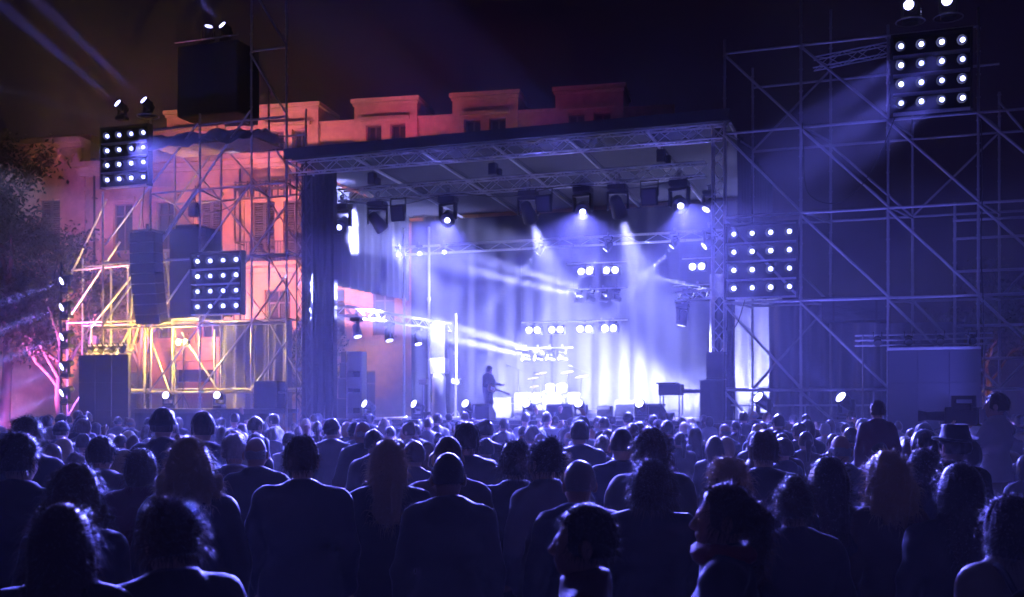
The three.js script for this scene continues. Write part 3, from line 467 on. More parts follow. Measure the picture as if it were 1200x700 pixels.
for (const [z, k] of [[-0.76, 0], [-3.12, 1], [-5.55, 2], [-8.0, 3]]) movingHead(ORD[k] + ' moving head from the blue lit curtain drooping from the side truss', [-5.8, 4.95, z], [0.35, -1, 0.25], { hang: true, lens: LENSDIM, group: 'moving heads on the side truss' });
// bars at the back with narrow beams out over the crowd
function lightBar(label, x0, x1, y, z, hang) { const t = thing('light_bar', label, 'lighting bar', [(x0 + x1) / 2, y, z]); const w = (x1 - x0) / 2; mesh('bar', pipe([-w, 0, 0], [w, 0, 0], 0.025), M.alu, t); for (const s of [-1, 1]) mesh('hanger', pipe([s * w * 0.8, 0, 0], [s * w * 0.8, hang - y, 0], 0.007, 5), M.iron, t); return t; }
const beams = (label, barLabel, group, x0, y, z, aim, I) => { lightBar(barLabel, x0 - 0.4, x0 + 1.85, y + 0.5, z, 8.0); for (let k = 0; k < 4; k++) { const x = x0 + k * 0.48; movingHead(ORD[3 - k] + ' ' + label, [x, y + 0.46, z], [aim[0] + (k % 2) * 0.12 - x, aim[1] + aim[3] * (k - 1.5) - y - 0.12, aim[2] - z], { hang: true, size: 0.75, light: k === 3 || (k === 1 && I > 85000) ? [I, 3.3, 0.4, PALE] : null, group }); } };
beams('narrow beam head from the tower end, middle row of four at the back', 'bar of four narrow beam lamps in the middle of the backdrop', 'narrow beam lamps, middle row', 0.05, 5.8, -7, [-7.7, 8.2, -4.2, 0.34], 160000);
beams('narrow beam head from the tower end, low row of four above the drums', 'bar of four narrow beam lamps above the drums', 'narrow beam lamps, low row', -2.0, 3.65, -7, [-7.0, 5.4, -0.5, 0.3], 120000);
beams('narrow beam head from the tower, row of four by the back truss tower', 'bar of four narrow beam lamps by the back truss tower', 'narrow beam lamps, tower row', 4.0, 5.8, -7, [-7.7, 9.3, -3.2, 0.12], 84000);
for (const x of [-1.46, 1.17, 3.63]) movingHead(ORD[x > 3 ? 0 : x > 0 ? 1 : 2] + ' head from the back tower with a broad downward beam under the rear truss', [x, 8.2, -7.1], [-0.85, -1, 0.25], { hang: true, size: 0.8, light: [11000, 6, 0.5, PALE], group: 'broad beam heads under the rear truss' });
for (const x of [-7.3, -6.4, -5.35]) movingHead(ORD[x < -7 ? 0 : x < -6 ? 1 : 2] + ' small bright lamp from the open stage side under the rear truss', [x, 8.25, -7.0], [0.55, -0.55, 0.8], { hang: true, size: 0.6, group: 'small lamps by the pale poles' });
for (const [x, d] of [[0.9, [0.55, -0.8, 0.3]], [1.35, [0.5, -0.8, 0.25]]]) movingHead((x > 1 ? 'outer' : 'inner') + ' moving head under the long bar with a thin beam slanting down', [x, 5.1, -7.15], d, { hang: true, size: 0.6, light: [16000, 2.4, 0.5, PALE], group: 'slanting heads under the long bar' });
// pairs of round lamps facing the crowd
function lampPair(label, x, y, z, group, I) { const t = thing('twin_blinder_light', label, 'stage light', [x, y, z], 0, group); mesh('housing', rbox(-0.33, 0.33, -0.17, 0.17, -0.16, 0, 0.02), M.black, t); mesh('bracket', box(-0.02, 0.02, 0.17, 0.3, -0.1, -0.06), M.iron, t); for (const s of [-1, 1]) { const r = mesh('lamp', new THREE.TorusGeometry(0.135, 0.02, 6, 18), M.chrome, t); r.position.set(s * 0.16, 0, 0.01); mesh('lens', new THREE.CircleGeometry(0.13, 14), LENS, r); } if (I) spot([x + 0.4, y, z + 0.12], I[1], I[0], 16, 0.7, VIO, 20); }
lightBar('long bar with four twin lamps above the drums', -2.2, 1.9, 5.13, -7.1, 8.0); lightBar('bar with two twin lamps high on the backdrop', -0.4, 1.9, 7.26, -7.1, 8.0); lightBar('short bar with one twin lamp high by the back truss tower', 3.9, 5.1, 7.26, -7.1, 8.0);
for (const x of [-1.7, -0.8, 0.3, 1.24]) lampPair(ORD[[1.24, 0.3, -0.8, -1.7].indexOf(x)] + ' twin round lamp from the tower end on the long bar above the drums', x, 4.83, -7.0, 'twin lamps on the long bar', 0);
for (const x of [0.33, 1.3]) lampPair(ORD[x > 1 ? 0 : 1] + ' twin round lamp from the tower end on the bar high on the backdrop', x, 6.95, -7.0, 'twin lamps on the high bar', 0);
lampPair('twin round blinder lamp high by the back truss tower', 4.46, 6.95, -7.0, null, 0);
// floor heads along the stage lip
for (const [x, dx] of [[-5.32, -1], [-3.52, -1], [-1.74, -0.5], [0.32, -0.4], [2.02, -0.3], [3.93, -0.3]]) movingHead(ORD[[3.93, 2.02, 0.32, -1.74, -3.52, -5.32].indexOf(x)] + ' moving head from the keyboard along the stage lip', [x, 1.555, -0.7], [dx * 0.5, 0.45, 0.9], { size: 0.95, light: dx === -1 ? [1800, 4, 0.6] : null, group: 'moving heads along the stage lip' });
// floor washes that send light low across the haze along the backdrop
for (const [x, z, to, I, l] of [[5.6, -7.6, [-3, 4.2, -8.6], 8000, 'squat floor lamp by the back truss tower aiming low across the haze'], [5.5, -4.6, [-1, 3.6, -8.8], 2200, 'squat floor lamp behind the keyboard aiming at the backdrop'], [-6.3, -8.1, [2, 5.5, -8.4], 2000, 'squat floor lamp by the pale poles aiming along the backdrop']]) { const t = thing('floor_wash_light', l, 'stage light', [x, 1.555, z]); mesh('base', rbox(-0.2, 0.2, 0, 0.08, -0.15, 0.15, 0.02), M.black, t); const h = mesh('housing', rbox(-0.22, 0.22, -0.16, 0.16, -0.12, 0.12, 0.03), M.black, t), d = V(...to).sub(V(x, 1.9, z)).normalize(); h.position.y = 0.34; h.quaternion.setFromUnitVectors(V(0, 0, 1), d); mesh('lens', new THREE.PlaneGeometry(0.36, 0.24).translate(0, 0, 0.123), LENS, h); const o = V(x, 1.9, z).addScaledVector(d, 0.3); spot(o.toArray(), to, I, 26, 0.8, PALE, 8); }
// big domed heads on the wing platform
for (const x of [7.78, 9.97]) movingHead(x > 9 ? 'large domed spotlight on the wing platform next to the big dark screen' : 'large domed spotlight on the wing platform next to the truss tower', [x, 1.585, 1.0], [-0.62, 0.62, 0.62], { size: 1.15, dome: true, light: [4500, 4, 0.6], group: 'domed spotlights on the wing platform' });
for (const x of [-12.09, -10.05]) movingHead(x < -11 ? 'small spotlight on the scaffold platform by the lit doorway' : 'small spotlight on the scaffold platform by the pale drape', [x, 1.905, 0.9], [0.1, 0.2, 1], { size: 0.9, group: 'small spotlights on the scaffold platform' });
// bar of four lamps over the big screen, and its twin over the smaller one
for (const [lab, x0, x1, y, z] of [['rack of three white bars over the big dark screen with four black lamps', 10.2, 13.6, 3.62, 1.1], ['rack of three bars over the smaller dark screen with black lamps', -15.9, -13.9, 3.86, 0.5]]) {
  const t = thing('lamp_rack', lab, 'lighting bar', [0, 0, 0]); for (const k of [0, 1, 2]) tube('bar', [x0, y + k * 0.14, z - k * 0.06], [x1, y + k * 0.14, z - k * 0.06], 0.024, M.white, t);
  for (let k = 0; k < 4; k++) { const x = x0 + (x1 - x0) * (k + 0.75) / 4.4, b = mesh('lamp', HEADG, M.black, t); b.position.set(x, y + 0.12, z + 0.14); b.scale.setScalar(0.62); b.quaternion.setFromUnitVectors(V(0, 0, 1), norm([0.1, -0.6, 0.8])); mesh('yoke', YOKEG, M.black, b).scale.setScalar(0.8); }
  for (const x of [x0 + 0.2, x1 - 0.2]) tube('post', [x, 0, z - 0.1], [x, y + 0.3, z - 0.1], 0.025, M.steelOld, t);
}
// ---------------------------------------------------------------- warm floodlights at the building's foot and in the scaffold
function flood(label, pos, to, I, deg, c, mat, pen = 0.9) { const t = thing('ground_floodlight', label, 'floodlight', pos); mesh('stand', merge([box(-0.25, 0.25, 0, 0.03, -0.1, 0.1), box(-0.24, -0.21, 0.03, 0.35, -0.02, 0.02), box(0.21, 0.24, 0.03, 0.35, -0.02, 0.02)]), M.iron, t); const h = mesh('housing', rbox(-0.2, 0.2, -0.15, 0.15, -0.1, 0.1, 0.02), M.black, t), d = V(...to).sub(V(...pos)).normalize(); h.position.y = 0.35; h.quaternion.setFromUnitVectors(V(0, 0, 1), d); mesh('lens', new THREE.PlaneGeometry(0.34, 0.24).translate(0, 0, 0.103), mat, h); const o = V(...pos).add(V(0, 0.35, 0)).addScaledVector(d, 0.2); spot(o.toArray(), to, I, deg, pen, c, 8); }
const LW = glow(6, 3, 0.7), LM = glow(5, 0.6, 2.2);
flood('warm floodlight clamped to the rear scaffold row facing the doorway of the building', [-18.0, 4.2, -2.3], [-20.5, 7.4, -12], 1200, 31, WARM, LW);
flood('warm floodlight clamped to the rear scaffold row behind the lower lamp grid', [-11.9, 5.1, -2.3], [-14.6, 8.6, -12], 1200, 31, [1, 0.27, 0.18], LW);
flood('warm floodlight on the ground before the dim building wing', [-27.6, 0.01, -10.6], [-27.5, 14.5, -12.6], 700, 13, WARM, LW);
flood('magenta floodlight on the rear edge of the stage roof', [-7.3, 9.75, -9.0], [-10.2, 15.0, -12.5], 75, 30, MAG, LM);
flood('dim violet floodlight on the rear edge of the stage roof', [-3.0, 9.75, -9.0], [-3.0, 15.0, -12.5], 22, 32, [0.7, 0.1, 0.8], LM);
flood('warm floodlight lighting the small tree beside the open stage side', [-11.3, 0.01, -8.0], [-12.6, 4.2, -10.2], 110, 50, YEL, LW);
flood('pink floodlight under the violet tree', [-20.4, 0.01, 0.6], [-18.9, 5, -1.8], 1400, 30, [1, 0.14, 0.5], LM);
flood('violet floodlight on the ground before the violet tree', [-18.2, 0.01, 3.4], [-19.2, 5, -1.8], 900, 32, [0.55, 0.12, 1], LM);
flood('orange floodlight behind the scaffold bay past the big dark screen', [14.4, 0.01, -12.6], [14.6, 3.5, -14.4], 25, 40, [1, 0.35, 0.1], LW);
flood('yellow floodlight inside the splayed scaffold foot', [-15.6, 0.01, 0.3], [-15.8, 6, -1.2], 1000, 34, YEL, LW);
{
  const t = thing('twin_work_light', 'small twin yellow work lamp on a stand inside the scaffold', 'work lamp', [-12.5, 1.905, -0.45]);
  mesh('stand', merge([pipe([0, 0, 0], [0, 2.2, 0], 0.02), pipe([-0.2, 2.2, 0], [0.2, 2.2, 0], 0.018), pipe([-0.3, 0, 0.2], [0, 0.5, 0], 0.014), pipe([0.3, 0, 0.2], [0, 0.5, 0], 0.014), pipe([0, 0, -0.35], [0, 0.5, 0], 0.014)]), M.iron, t);
  for (const s of [-1, 1]) { const l = mesh('lamp', new THREE.CylinderGeometry(0.09, 0.12, 0.1, 14).rotateX(Math.PI / 2), M.black, t); l.position.set(s * 0.15, 2.33, 0.02); mesh('lens', new THREE.CircleGeometry(0.1, 12).translate(0, 0, 0.053), LENSWARM, l); }
  const p = new THREE.PointLight(lin(...YEL), 70, 0, 2); p.position.set(-12.5, 4.24, -0.1); p.shadow.radius = 4; p.castShadow = true; scene.add(p);
}
flood('added violet uplight on the ground before the scaffold beside the big dark screen', [8.6, 0.01, 5.2], [9.2, 5.0, 0.3], 95, 34, VIO, LENS);  // added uplight behind the crowd, put in to brighten the scaffold tubes
flood('added violet uplight on the ground before the outer scaffold bay', [13.9, 0.01, 5.4], [13.2, 5.0, 0.3], 95, 34, VIO, LENS);  // second added uplight, for the tubes of the outer bays
flood('added violet uplight on the ground before the yellow lit scaffold', [-11.6, 0.01, 5.6], [-11.5, 9.5, 0.3], 110, 36, VIO, LENS);  // added uplight too, a violet fill for this scaffold
{
  const t = thing('added_wing_lamp', 'added small lamp on the floor behind the wing curtains lighting the added white cloth', 'stage light', [7.7, 0.01, -4.6]); mesh('base', rbox(-0.15, 0.15, 0, 0.06, -0.15, 0.15, 0.02), M.black, t); const h = mesh('housing', rbox(-0.15, 0.15, -0.12, 0.12, -0.1, 0.1, 0.02), M.black, t), d = norm([-0.9, 3.6, -1.5]); h.position.y = 0.25; h.quaternion.setFromUnitVectors(V(0, 0, 1), d); mesh('lens', new THREE.PlaneGeometry(0.22, 0.18).translate(0, 0, 0.103), LENS, h); const o = V(7.7, 0.26, -4.6).addScaledVector(d, 0.2); spot(o.toArray(), o.clone().addScaledVector(d, 5).toArray(), 200, 40, 0.8, PALE, 6);  // added lamp, its only job is to light the cloth behind the gap
}
// hanging cables
const cable = (label, pts, r = 0.016) => solo('cable', new THREE.TubeGeometry(new THREE.CatmullRomCurve3(pts.map(p => V(...p))), 40, r, 6), M.black, label, 'cable');
cable('black cable drooping from the top lamp grid to the scaffold joint below it', [[11.2, 9.8, 0.45], [10.7, 8.6, 0.42], [10.2, 7.9, 0.42], [9.6, 7.6, 0.4], [8.95, 7.9, 0.4], [8.8, 9.2, 0.38], [8.76, 9.9, 0.38]]);
cable('black cable running down a scaffold upright beside the big dark screen', [[13.36, 9.7, 0.36], [13.4, 8.0, 0.37], [13.36, 6.2, 0.36], [13.42, 4.4, 0.38], [13.36, 2.6, 0.36], [13.5, 0.3, 0.5]]);
cable('black cable looping from the lower lamp grid to the truss tower', [[7.2, 5.0, 0.5], [6.95, 4.3, 0.45], [6.7, 4.1, 0.3], [6.56, 4.6, 0.1], [6.55, 6.0, 0.05], [6.55, 8.0, 0.05]]);
cable('black cable swagged along the lighting truss under the roof', [[-6.5, 8.95, -1.3], [-4.6, 8.72, -1.28], [-2.6, 8.96, -1.28], [-0.6, 8.74, -1.28], [1.4, 8.96, -1.28], [3.4, 8.75, -1.28], [5.6, 8.97, -1.3]]);
cable('black cable hanging from the high lamp grid down the ochre side scaffold', [[-13.4, 9.6, 0.5], [-13.5, 8.6, 0.48], [-13.36, 7.4, 0.4], [-13.42, 5.6, 0.42], [-13.36, 3.4, 0.4], [-13.3, 2.0, 0.6]]);
cable('black cable sagging between the scaffold and the speaker hang', [[-9.25, 9.4, 0.35], [-10.0, 8.75, 0.35], [-10.9, 8.6, 0.3], [-11.6, 8.95, 0.0], [-11.95, 9.3, -0.3]]);
for (const [x, l] of [[-3.0, 'added par lamp by the wedge monitor aimed up at the roof truss'], [1.2, 'added par lamp amid the stage lip aimed up at the roof truss'], [4.9, 'added par lamp by the speaker stack aimed up at the roof truss']]) { const t = thing('added_par_lamp', l, 'stage light', [x, 1.555, -0.25]); mesh('bracket', merge([box(-0.16, -0.14, 0, 0.2, -0.02, 0.02), box(0.14, 0.16, 0, 0.2, -0.02, 0.02), box(-0.14, 0.14, 0, 0.02, -0.02, 0.02)]), M.iron, t); const h = mesh('housing', PARG, M.black, t), d = norm([0, 1, 0.03]); h.position.y = 0.22; h.quaternion.setFromUnitVectors(V(0, 0, 1), d); mesh('lens', PARL, LENSDIM, h); spot([x, 1.95, -0.24], [x, 10, 0.0], 420, 12, 0.7, VIO, 4); }  // added lamps, put in to light the front roof truss from below
// ---------------------------------------------------------------- people: distance fields meshed with surface nets
function surfaceNets(f, lo, hi, h) {
  const n = [0, 1, 2].map(k => Math.ceil((hi[k] - lo[k]) / h) + 1), [nx, ny, nz] = n, sx = 1, sy = nx, sz = nx * ny, val = new Float32Array(nx * ny * nz);
  let i = 0; for (let z = 0; z < nz; z++) for (let y = 0; y < ny; y++) for (let x = 0; x < nx; x++) val[i++] = f(lo[0] + x * h, lo[1] + y * h, lo[2] + z * h);
  const id = new Int32Array(val.length).fill(-1), pos = [], idx = [], off = [0, sx, sy, sx + sy, sz, sx + sz, sy + sz, sx + sy + sz];
  const E = [[0, 1], [2, 3], [4, 5], [6, 7], [0, 2], [1, 3], [4, 6], [5, 7], [0, 4], [1, 5], [2, 6], [3, 7]];
  for (let z = 0; z < nz - 1; z++) for (let y = 0; y < ny - 1; y++) for (let x = 0; x < nx - 1; x++) {
    const b = x + y * sy + z * sz; let m = 0; for (let k = 0; k < 8; k++) if (val[b + off[k]] < 0) m |= 1 << k;
    if (m === 0 || m === 255) continue;
    let px = 0, py = 0, pz = 0, c = 0;
    for (const [p, q] of E) { const a = val[b + off[p]], d = val[b + off[q]]; if (a < 0 === d < 0) continue; const t = a / (a - d); px += (p & 1) + t * ((q & 1) - (p & 1)); py += (p >> 1 & 1) + t * ((q >> 1 & 1) - (p >> 1 & 1)); pz += (p >> 2) + t * ((q >> 2) - (p >> 2)); c++; }
    id[b] = pos.length / 3; pos.push(lo[0] + (x + px / c) * h, lo[1] + (y + py / c) * h, lo[2] + (z + pz / c) * h);
  }
  for (let z = 1; z < nz - 1; z++) for (let y = 1; y < ny - 1; y++) for (let x = 1; x < nx - 1; x++) {
    const b = x + y * sy + z * sz, a = val[b] < 0;
    for (const [s, u, v] of [[sx, sy, sz], [sy, sz, sx], [sz, sx, sy]]) {
      if (a === val[b + s] < 0) continue;
      const A = id[b - u - v], B = id[b - v], C = id[b], D = id[b - u]; if (A < 0 || B < 0 || C < 0 || D < 0) continue;
      if (a) idx.push(A, B, C, A, C, D); else idx.push(A, C, B, A, D, C);
    }
  }
  const g = new THREE.BufferGeometry(); g.setAttribute('position', new THREE.Float32BufferAttribute(pos, 3)); g.setIndex(idx); g.computeVertexNormals(); return g;
}
const cap = (a, b, ra, rb = ra) => [...a, ...b, ra, rb];
const dCap = (c, x, y, z) => { const dx = c[3] - c[0], dy = c[4] - c[1], dz = c[5] - c[2], px = x - c[0], py = y - c[1], pz = z - c[2]; let t = (px * dx + py * dy + pz * dz) / (dx * dx + dy * dy + dz * dz + 1e-9); t = t < 0 ? 0 : t > 1 ? 1 : t; const ex = px - t * dx, ey = py - t * dy, ez = pz - t * dz; return Math.sqrt(ex * ex + ey * ey + ez * ez) - (c[6] + t * (c[7] - c[6])); };
const smin = (a, b, k) => { const h = k - Math.abs(a - b); return h > 0 ? Math.min(a, b) - h * h / (4 * k) : Math.min(a, b); };
const dEll = (x, y, z, cx, cy, cz, rx, ry, rz) => { const a = (x - cx) / rx, b = (y - cy) / ry, c = (z - cz) / rz, k = Math.sqrt(a * a + b * b + c * c); return (k - 1) * Math.min(rx, ry, rz); };
const caps = (list, k, grow = 0) => (x, y, z) => { let d = 9; for (const c of list) { d = smin(d, dCap(c, x, y, z) - grow, k); } return d; };
const mid = (a, b, t) => [0, 1, 2].map(k => a[k] + (b[k] - a[k]) * t);
function handGeo(wrist, elbow, cell, grip) {                   // palm, four curled fingers and a thumb, built along the forearm
  const fwd = V(...wrist).sub(V(...elbow)).normalize(), sideX = V(wrist[0] < 0 ? -1 : 1, 0, 0), palm = fwd.clone().cross(sideX).normalize(), side = palm.clone().cross(fwd).normalize();
  const P = (f, s, u) => V(...wrist).addScaledVector(fwd, f).addScaledVector(side, s).addScaledVector(palm, u).toArray(), L = [];
  L.push(cap(P(-0.02, 0, 0), P(0.03, 0, 0), 0.026, 0.028));
  const palmCaps = []; for (const s of [-0.027, -0.009, 0.009, 0.027]) palmCaps.push(cap(P(0.015, s * 0.7, 0), P(0.085, s, 0), 0.014, 0.012));
  const lens = [0.058, 0.074, 0.08, 0.072], F = [];
  [0.029, 0.0098, -0.0098, -0.029].forEach((s, i) => { const l = lens[3 - i], c = grip; const a = P(0.08, s, 0), b = P(0.08 + l * 0.5 * Math.cos(c * 0.6), s * 1.03, l * 0.5 * Math.sin(c * 0.6)), e = P(0.08 + l * (0.5 * Math.cos(c * 0.6) + 0.45 * Math.cos(c * 1.7)), s * 1.03, l * (0.5 * Math.sin(c * 0.6) + 0.45 * Math.sin(c * 1.7))); F.push([cap(a, b, 0.0098, 0.0092), cap(b, e, 0.0092, 0.0078)]); });
  F.push([cap(P(0.02, 0.026, 0.006), P(0.055, 0.052, 0.022), 0.0125, 0.0108), cap(P(0.055, 0.052, 0.022), P(0.085, 0.05, 0.034), 0.0105, 0.0088)]);
  const palmF = caps([...L, ...palmCaps], 0.02), fing = F.map(l => caps(l, 0.006));
  const f = (x, y, z) => { let d = palmF(x, y, z); for (const q of fing) d = smin(d, q(x, y, z), 0.004); return d; };
  const all = [P(-0.06, -0.06, -0.06), P(0.2, 0.08, 0.1), P(-0.06, 0.08, 0.1), P(0.2, -0.06, -0.06)], lo = [0, 1, 2].map(k => Math.min(...all.map(a => a[k])) - 0.03), hi = [0, 1, 2].map(k => Math.max(...all.map(a => a[k])) + 0.03);
  return surfaceNets(f, lo, hi, cell);
}
const HC = [0, 1.655, -0.005];                                 // middle of the head in the standard figure (1.78 m, facing -z)
function headField(x, y, z) {
  let d = dEll(x, y, z, 0, 1.672, 0.012, 0.077, 0.103, 0.097);
  d = smin(d, dEll(x, y, z, 0, 1.605, -0.032, 0.06, 0.082, 0.066), 0.04);               // face and jaw
  d = smin(d, dEll(x, y, z, 0, 1.557, -0.067, 0.026, 0.022, 0.024), 0.03);              // chin
  d = smin(d, dCap([-0.03, 1.665, -0.084, 0.03, 1.665, -0.084, 0.013, 0.013], x, y, z), 0.018);   // brow
  d = smin(d, dCap([0, 1.66, -0.094, 0, 1.622, -0.118, 0.009, 0.0125], x, y, z), 0.012);  // nose
  d = smin(d, dEll(x, y, z, 0, 1.614, -0.106, 0.018, 0.011, 0.013), 0.01);
  const ax = Math.abs(x);
  d = -smin(-d, dEll(ax, y, z, 0.031, 1.646, -0.104, 0.018, 0.013, 0.019), 0.012);       // eye sockets
  d = smin(d, dEll(ax, y, z, 0.031, 1.645, -0.087, 0.0135, 0.0125, 0.0125), 0.004);      // eyeballs
  d = smin(d, dEll(ax, y, z, 0.042, 1.612, -0.062, 0.022, 0.03, 0.025), 0.02);           // cheeks
  d = smin(d, dEll(x, y, z, 0, 1.591, -0.093, 0.024, 0.0065, 0.014), 0.008);             // lips
  d = smin(d, dEll(x, y, z, 0, 1.579, -0.091, 0.02, 0.0068, 0.013), 0.008);
  let ear = dEll(ax + 0.35 * (0.012 - z), y, z, 0.088, 1.635, 0.014, 0.012, 0.036, 0.023); ear = -smin(-ear, dEll(ax, y, z, 0.102, 1.638, 0.006, 0.009, 0.022, 0.012), 0.006);
  return smin(d, ear, 0.008);
}
// hair fields in the same standard figure
const skull = (x, y, z, g) => smin(dEll(x, y, z, 0, 1.676, 0.018, 0.079 + g, 0.104 + g, 0.099 + g), dEll(x, y, z, 0, 1.63, 0.03, 0.068 + g, 0.075 + g, 0.08 + g), 0.03);
const strand = (x, y, z, f, s) => 0.5 * noise(Math.atan2(x, z + 0.02) * f, y * 9 + s, s) + 0.5 * noise(Math.atan2(x, z + 0.02) * f * 2.3, y * 14, s + 5);
const HAIR = {
  short: s => (x, y, z) => { let d = skull(x, y, z, 0.018 + 0.013 * strand(x, y, z, 6, s) + 0.005 * noise(x * 55, y * 55, z * 55 + s)); d = Math.max(d, 1.60 - y + 0.5 * Math.max(0, -z + 0.0)); d = Math.max(d, -dEll(Math.abs(x), y, z, 0.095, 1.632, 0.004, 0.03, 0.04, 0.03)); d = Math.max(d, -(z + 0.055 + Math.max(0, (y - 1.715)) * 1.6)); return d; },
  crop: s => (x, y, z) => { let d = skull(x, y, z, 0.007 + 0.003 * strand(x, y, z, 9, s)); d = Math.max(d, 1.62 - y + 0.5 * Math.max(0, -z)); d = Math.max(d, -dEll(Math.abs(x), y, z, 0.095, 1.632, 0.004, 0.03, 0.04, 0.03)); return Math.max(d, -(z + 0.045 + Math.max(0, (y - 1.725)) * 1.4)); },
  bald: s => (x, y, z) => { let d = skull(x, y, z, 0.004 + 0.002 * strand(x, y, z, 9, s)); return Math.max(Math.max(d, 1.61 - y), y - 1.675 + 0.02 * noise(x * 30, z * 30, s)); },
  tousled: s => (x, y, z) => { let d = skull(x, y, z, 0.024 + 0.016 * strand(x, y, z, 5, s) + 0.006 * noise(x * 40, y * 40, z * 40)); d = Math.max(d, 1.585 - y + 0.6 * Math.max(0, -z)); return Math.max(d, -(z + 0.065 + Math.max(0, (y - 1.70)) * 1.7)); },
  bob: s => (x, y, z) => { let d = smin(skull(x, y, z, 0.024 + 0.013 * strand(x, y, z, 7, s)), dEll(x, y, z, 0, 1.60, 0.03, 0.105 + 0.008 * strand(x, y, z, 8, s), 0.105, 0.09), 0.04); d = Math.max(d, 1.525 - y); return Math.max(d, -(z + 0.05 + Math.max(0, (y - 1.70)) * 1.6) ); },
  long: s => (x, y, z) => { let d = skull(x, y, z, 0.02 + 0.006 * strand(x, y, z, 7, s)); const w = 0.5 * noise(x * 22 + 0.4 * Math.sin(y * 14 + s), y * 2.5, s) + 0.5 * noise(x * 50, y * 4, s + 3); d = smin(d, dCap([0, 1.62, 0.045, 0, 1.33, 0.10, 0.088, 0.085], x * (0.95 - 0.35 * Math.max(0, 1.6 - y)), y, z * 1.12 - 0.005) + 0.018 * w, 0.05); d = smin(d, dCap([0.075, 1.62, 0.02, 0.105, 1.38, 0.03, 0.034, 0.026], Math.abs(x), y, z) + 0.014 * w, 0.03); d = Math.max(d, 1.30 + 0.03 * noise(x * 40, s, 1) - y); return Math.max(d, -(z + 0.05 + Math.max(0, (y - 1.70)) * 1.6)); },
  wavy: s => (x, y, z) => { const w = noise(x * 26, y * 13 + s, z * 26), w2 = noise(x * 60, y * 30, z * 60 + s); let d = skull(x, y, z, 0.03 + 0.016 * w + 0.006 * w2); d = smin(d, dEll(x, y, z, 0, 1.52, 0.035, 0.15, 0.16, 0.10) + 0.03 * w + 0.012 * w2, 0.05); d = Math.max(d, 1.38 + 0.03 * noise(x * 30, s, 2) - y); return Math.max(d, -(z + 0.045 + Math.max(0, (y - 1.70)) * 1.6)); },
  ponytail: s => (x, y, z) => { let d = skull(x, y, z, 0.011 + 0.004 * strand(x, y, z, 8, s)); const w = noise(x * 50, y * 6, s); d = smin(d, dCap([0, 1.69, 0.12, 0, 1.64, 0.155, 0.03, 0.036], x, y, z), 0.025); d = smin(d, dCap([0, 1.64, 0.155, 0.01, 1.42, 0.13, 0.036, 0.02], x, y, z) + 0.008 * w, 0.03); d = Math.max(d, -(Math.max(z + 0.05 + Math.max(0, (y - 1.715)) * 1.6, 1.3 - y))); return z < 0.1 ? Math.max(d, 1.60 - y + 0.5 * Math.max(0, -z)) : d; },
  bun: s => (x, y, z) => { let d = skull(x, y, z, 0.012 + 0.004 * strand(x, y, z, 8, s)); d = smin(d, dEll(x, y, z, 0, 1.765, 0.065, 0.05, 0.046, 0.048) + 0.008 * noise(x * 40, y * 40, z * 40 + s), 0.02); d = Math.max(d, 1.60 - y + 0.5 * Math.max(0, -z)); return Math.max(d, -(z + 0.05 + Math.max(0, (y - 1.715)) * 1.6)); },
  beanie: s => (x, y, z) => { let d = skull(x, y, z, 0.02 + 0.003 * Math.sin(Math.atan2(x, z) * 30)); d = Math.max(d, 1.665 - y - 0.1 * z); return smin(d, Math.max(skull(x, y, z, 0.028), Math.abs(y - 1.685 + 0.1 * z) - 0.022), 0.006); },
  cap: s => (x, y, z) => { let d = Math.max(skull(x, y, z, 0.018), 1.69 - y - 0.05 * z); const brim = Math.max(Math.abs(y - 1.70 + 1.2 * x * x - 0.15 * (z + 0.09)) - 0.005, Math.hypot(x * 1.05, z + 0.09) - 0.088); return smin(d, brim, 0.006); },
  hat: s => (x, y, z) => { let d = Math.max(skull(x, y, z, 0.022), 1.685 - y); d = smin(d, Math.max(dCap([0, 1.7, 0.015, 0, 1.77, 0.015, 0.1, 0.088], x, y, z), y - 1.805), 0.01); const brim = Math.max(Math.abs(y - 1.69 - 1.2 * x * x) - 0.006, Math.hypot(x, (z - 0.01) * 0.9) - 0.15); return smin(d, brim, 0.01); },
};
const HAIRBOX = { long: [[-0.24, 1.27, -0.14], [0.24, 1.84, 0.26]], wavy: [[-0.26, 1.34, -0.16], [0.26, 1.86, 0.24]], ponytail: [[-0.16, 1.36, -0.14], [0.16, 1.84, 0.24]], hat: [[-0.2, 1.55, -0.22], [0.2, 1.86, 0.24]] };
function fringe(g, n, len, gravity) {                          // loose hairs standing off the outline
  const p = g.attributes.position, nn = g.attributes.normal, pos = [], c = p.count;
  for (let k = 0; k < n; k++) {
    const i = Math.floor(rnd() * c), a = V().fromBufferAttribute(p, i), d = V().fromBufferAttribute(nn, i); if (d.z < -0.75) continue;
    const fly = rnd() < 0.3 ? 1 : 0.45, t = V(rr(-1, 1), rr(-1.2, 0.3), rr(-1, 1)), l = len * rr(0.4, 1.5), b = a.clone().addScaledVector(d, l * 0.55 * fly).addScaledVector(t, l * 0.4), e = b.clone().addScaledVector(d, l * 0.25 * fly).addScaledVector(t, l * 0.35).add(V(0, -gravity * l, 0)), w = d.clone().cross(t).normalize().multiplyScalar(0.0014);
    a.addScaledVector(d, -0.006);
    const A1 = a.clone().add(w), A2 = a.clone().sub(w), B1 = b.clone().addScaledVector(w, 0.8), B2 = b.clone().addScaledVector(w, -0.8);
    for (const q of [A1, A2, B1, B1, A2, B2, B1, B2, e]) pos.push(q.x, q.y, q.z);
  }
  const h = new THREE.BufferGeometry(); h.setAttribute('position', new THREE.Float32BufferAttribute(pos, 3)); h.computeVertexNormals(); return h;
}
const noUv = g => { const q = g.index ? g.toNonIndexed() : g; q.deleteAttribute('uv'); return q; };
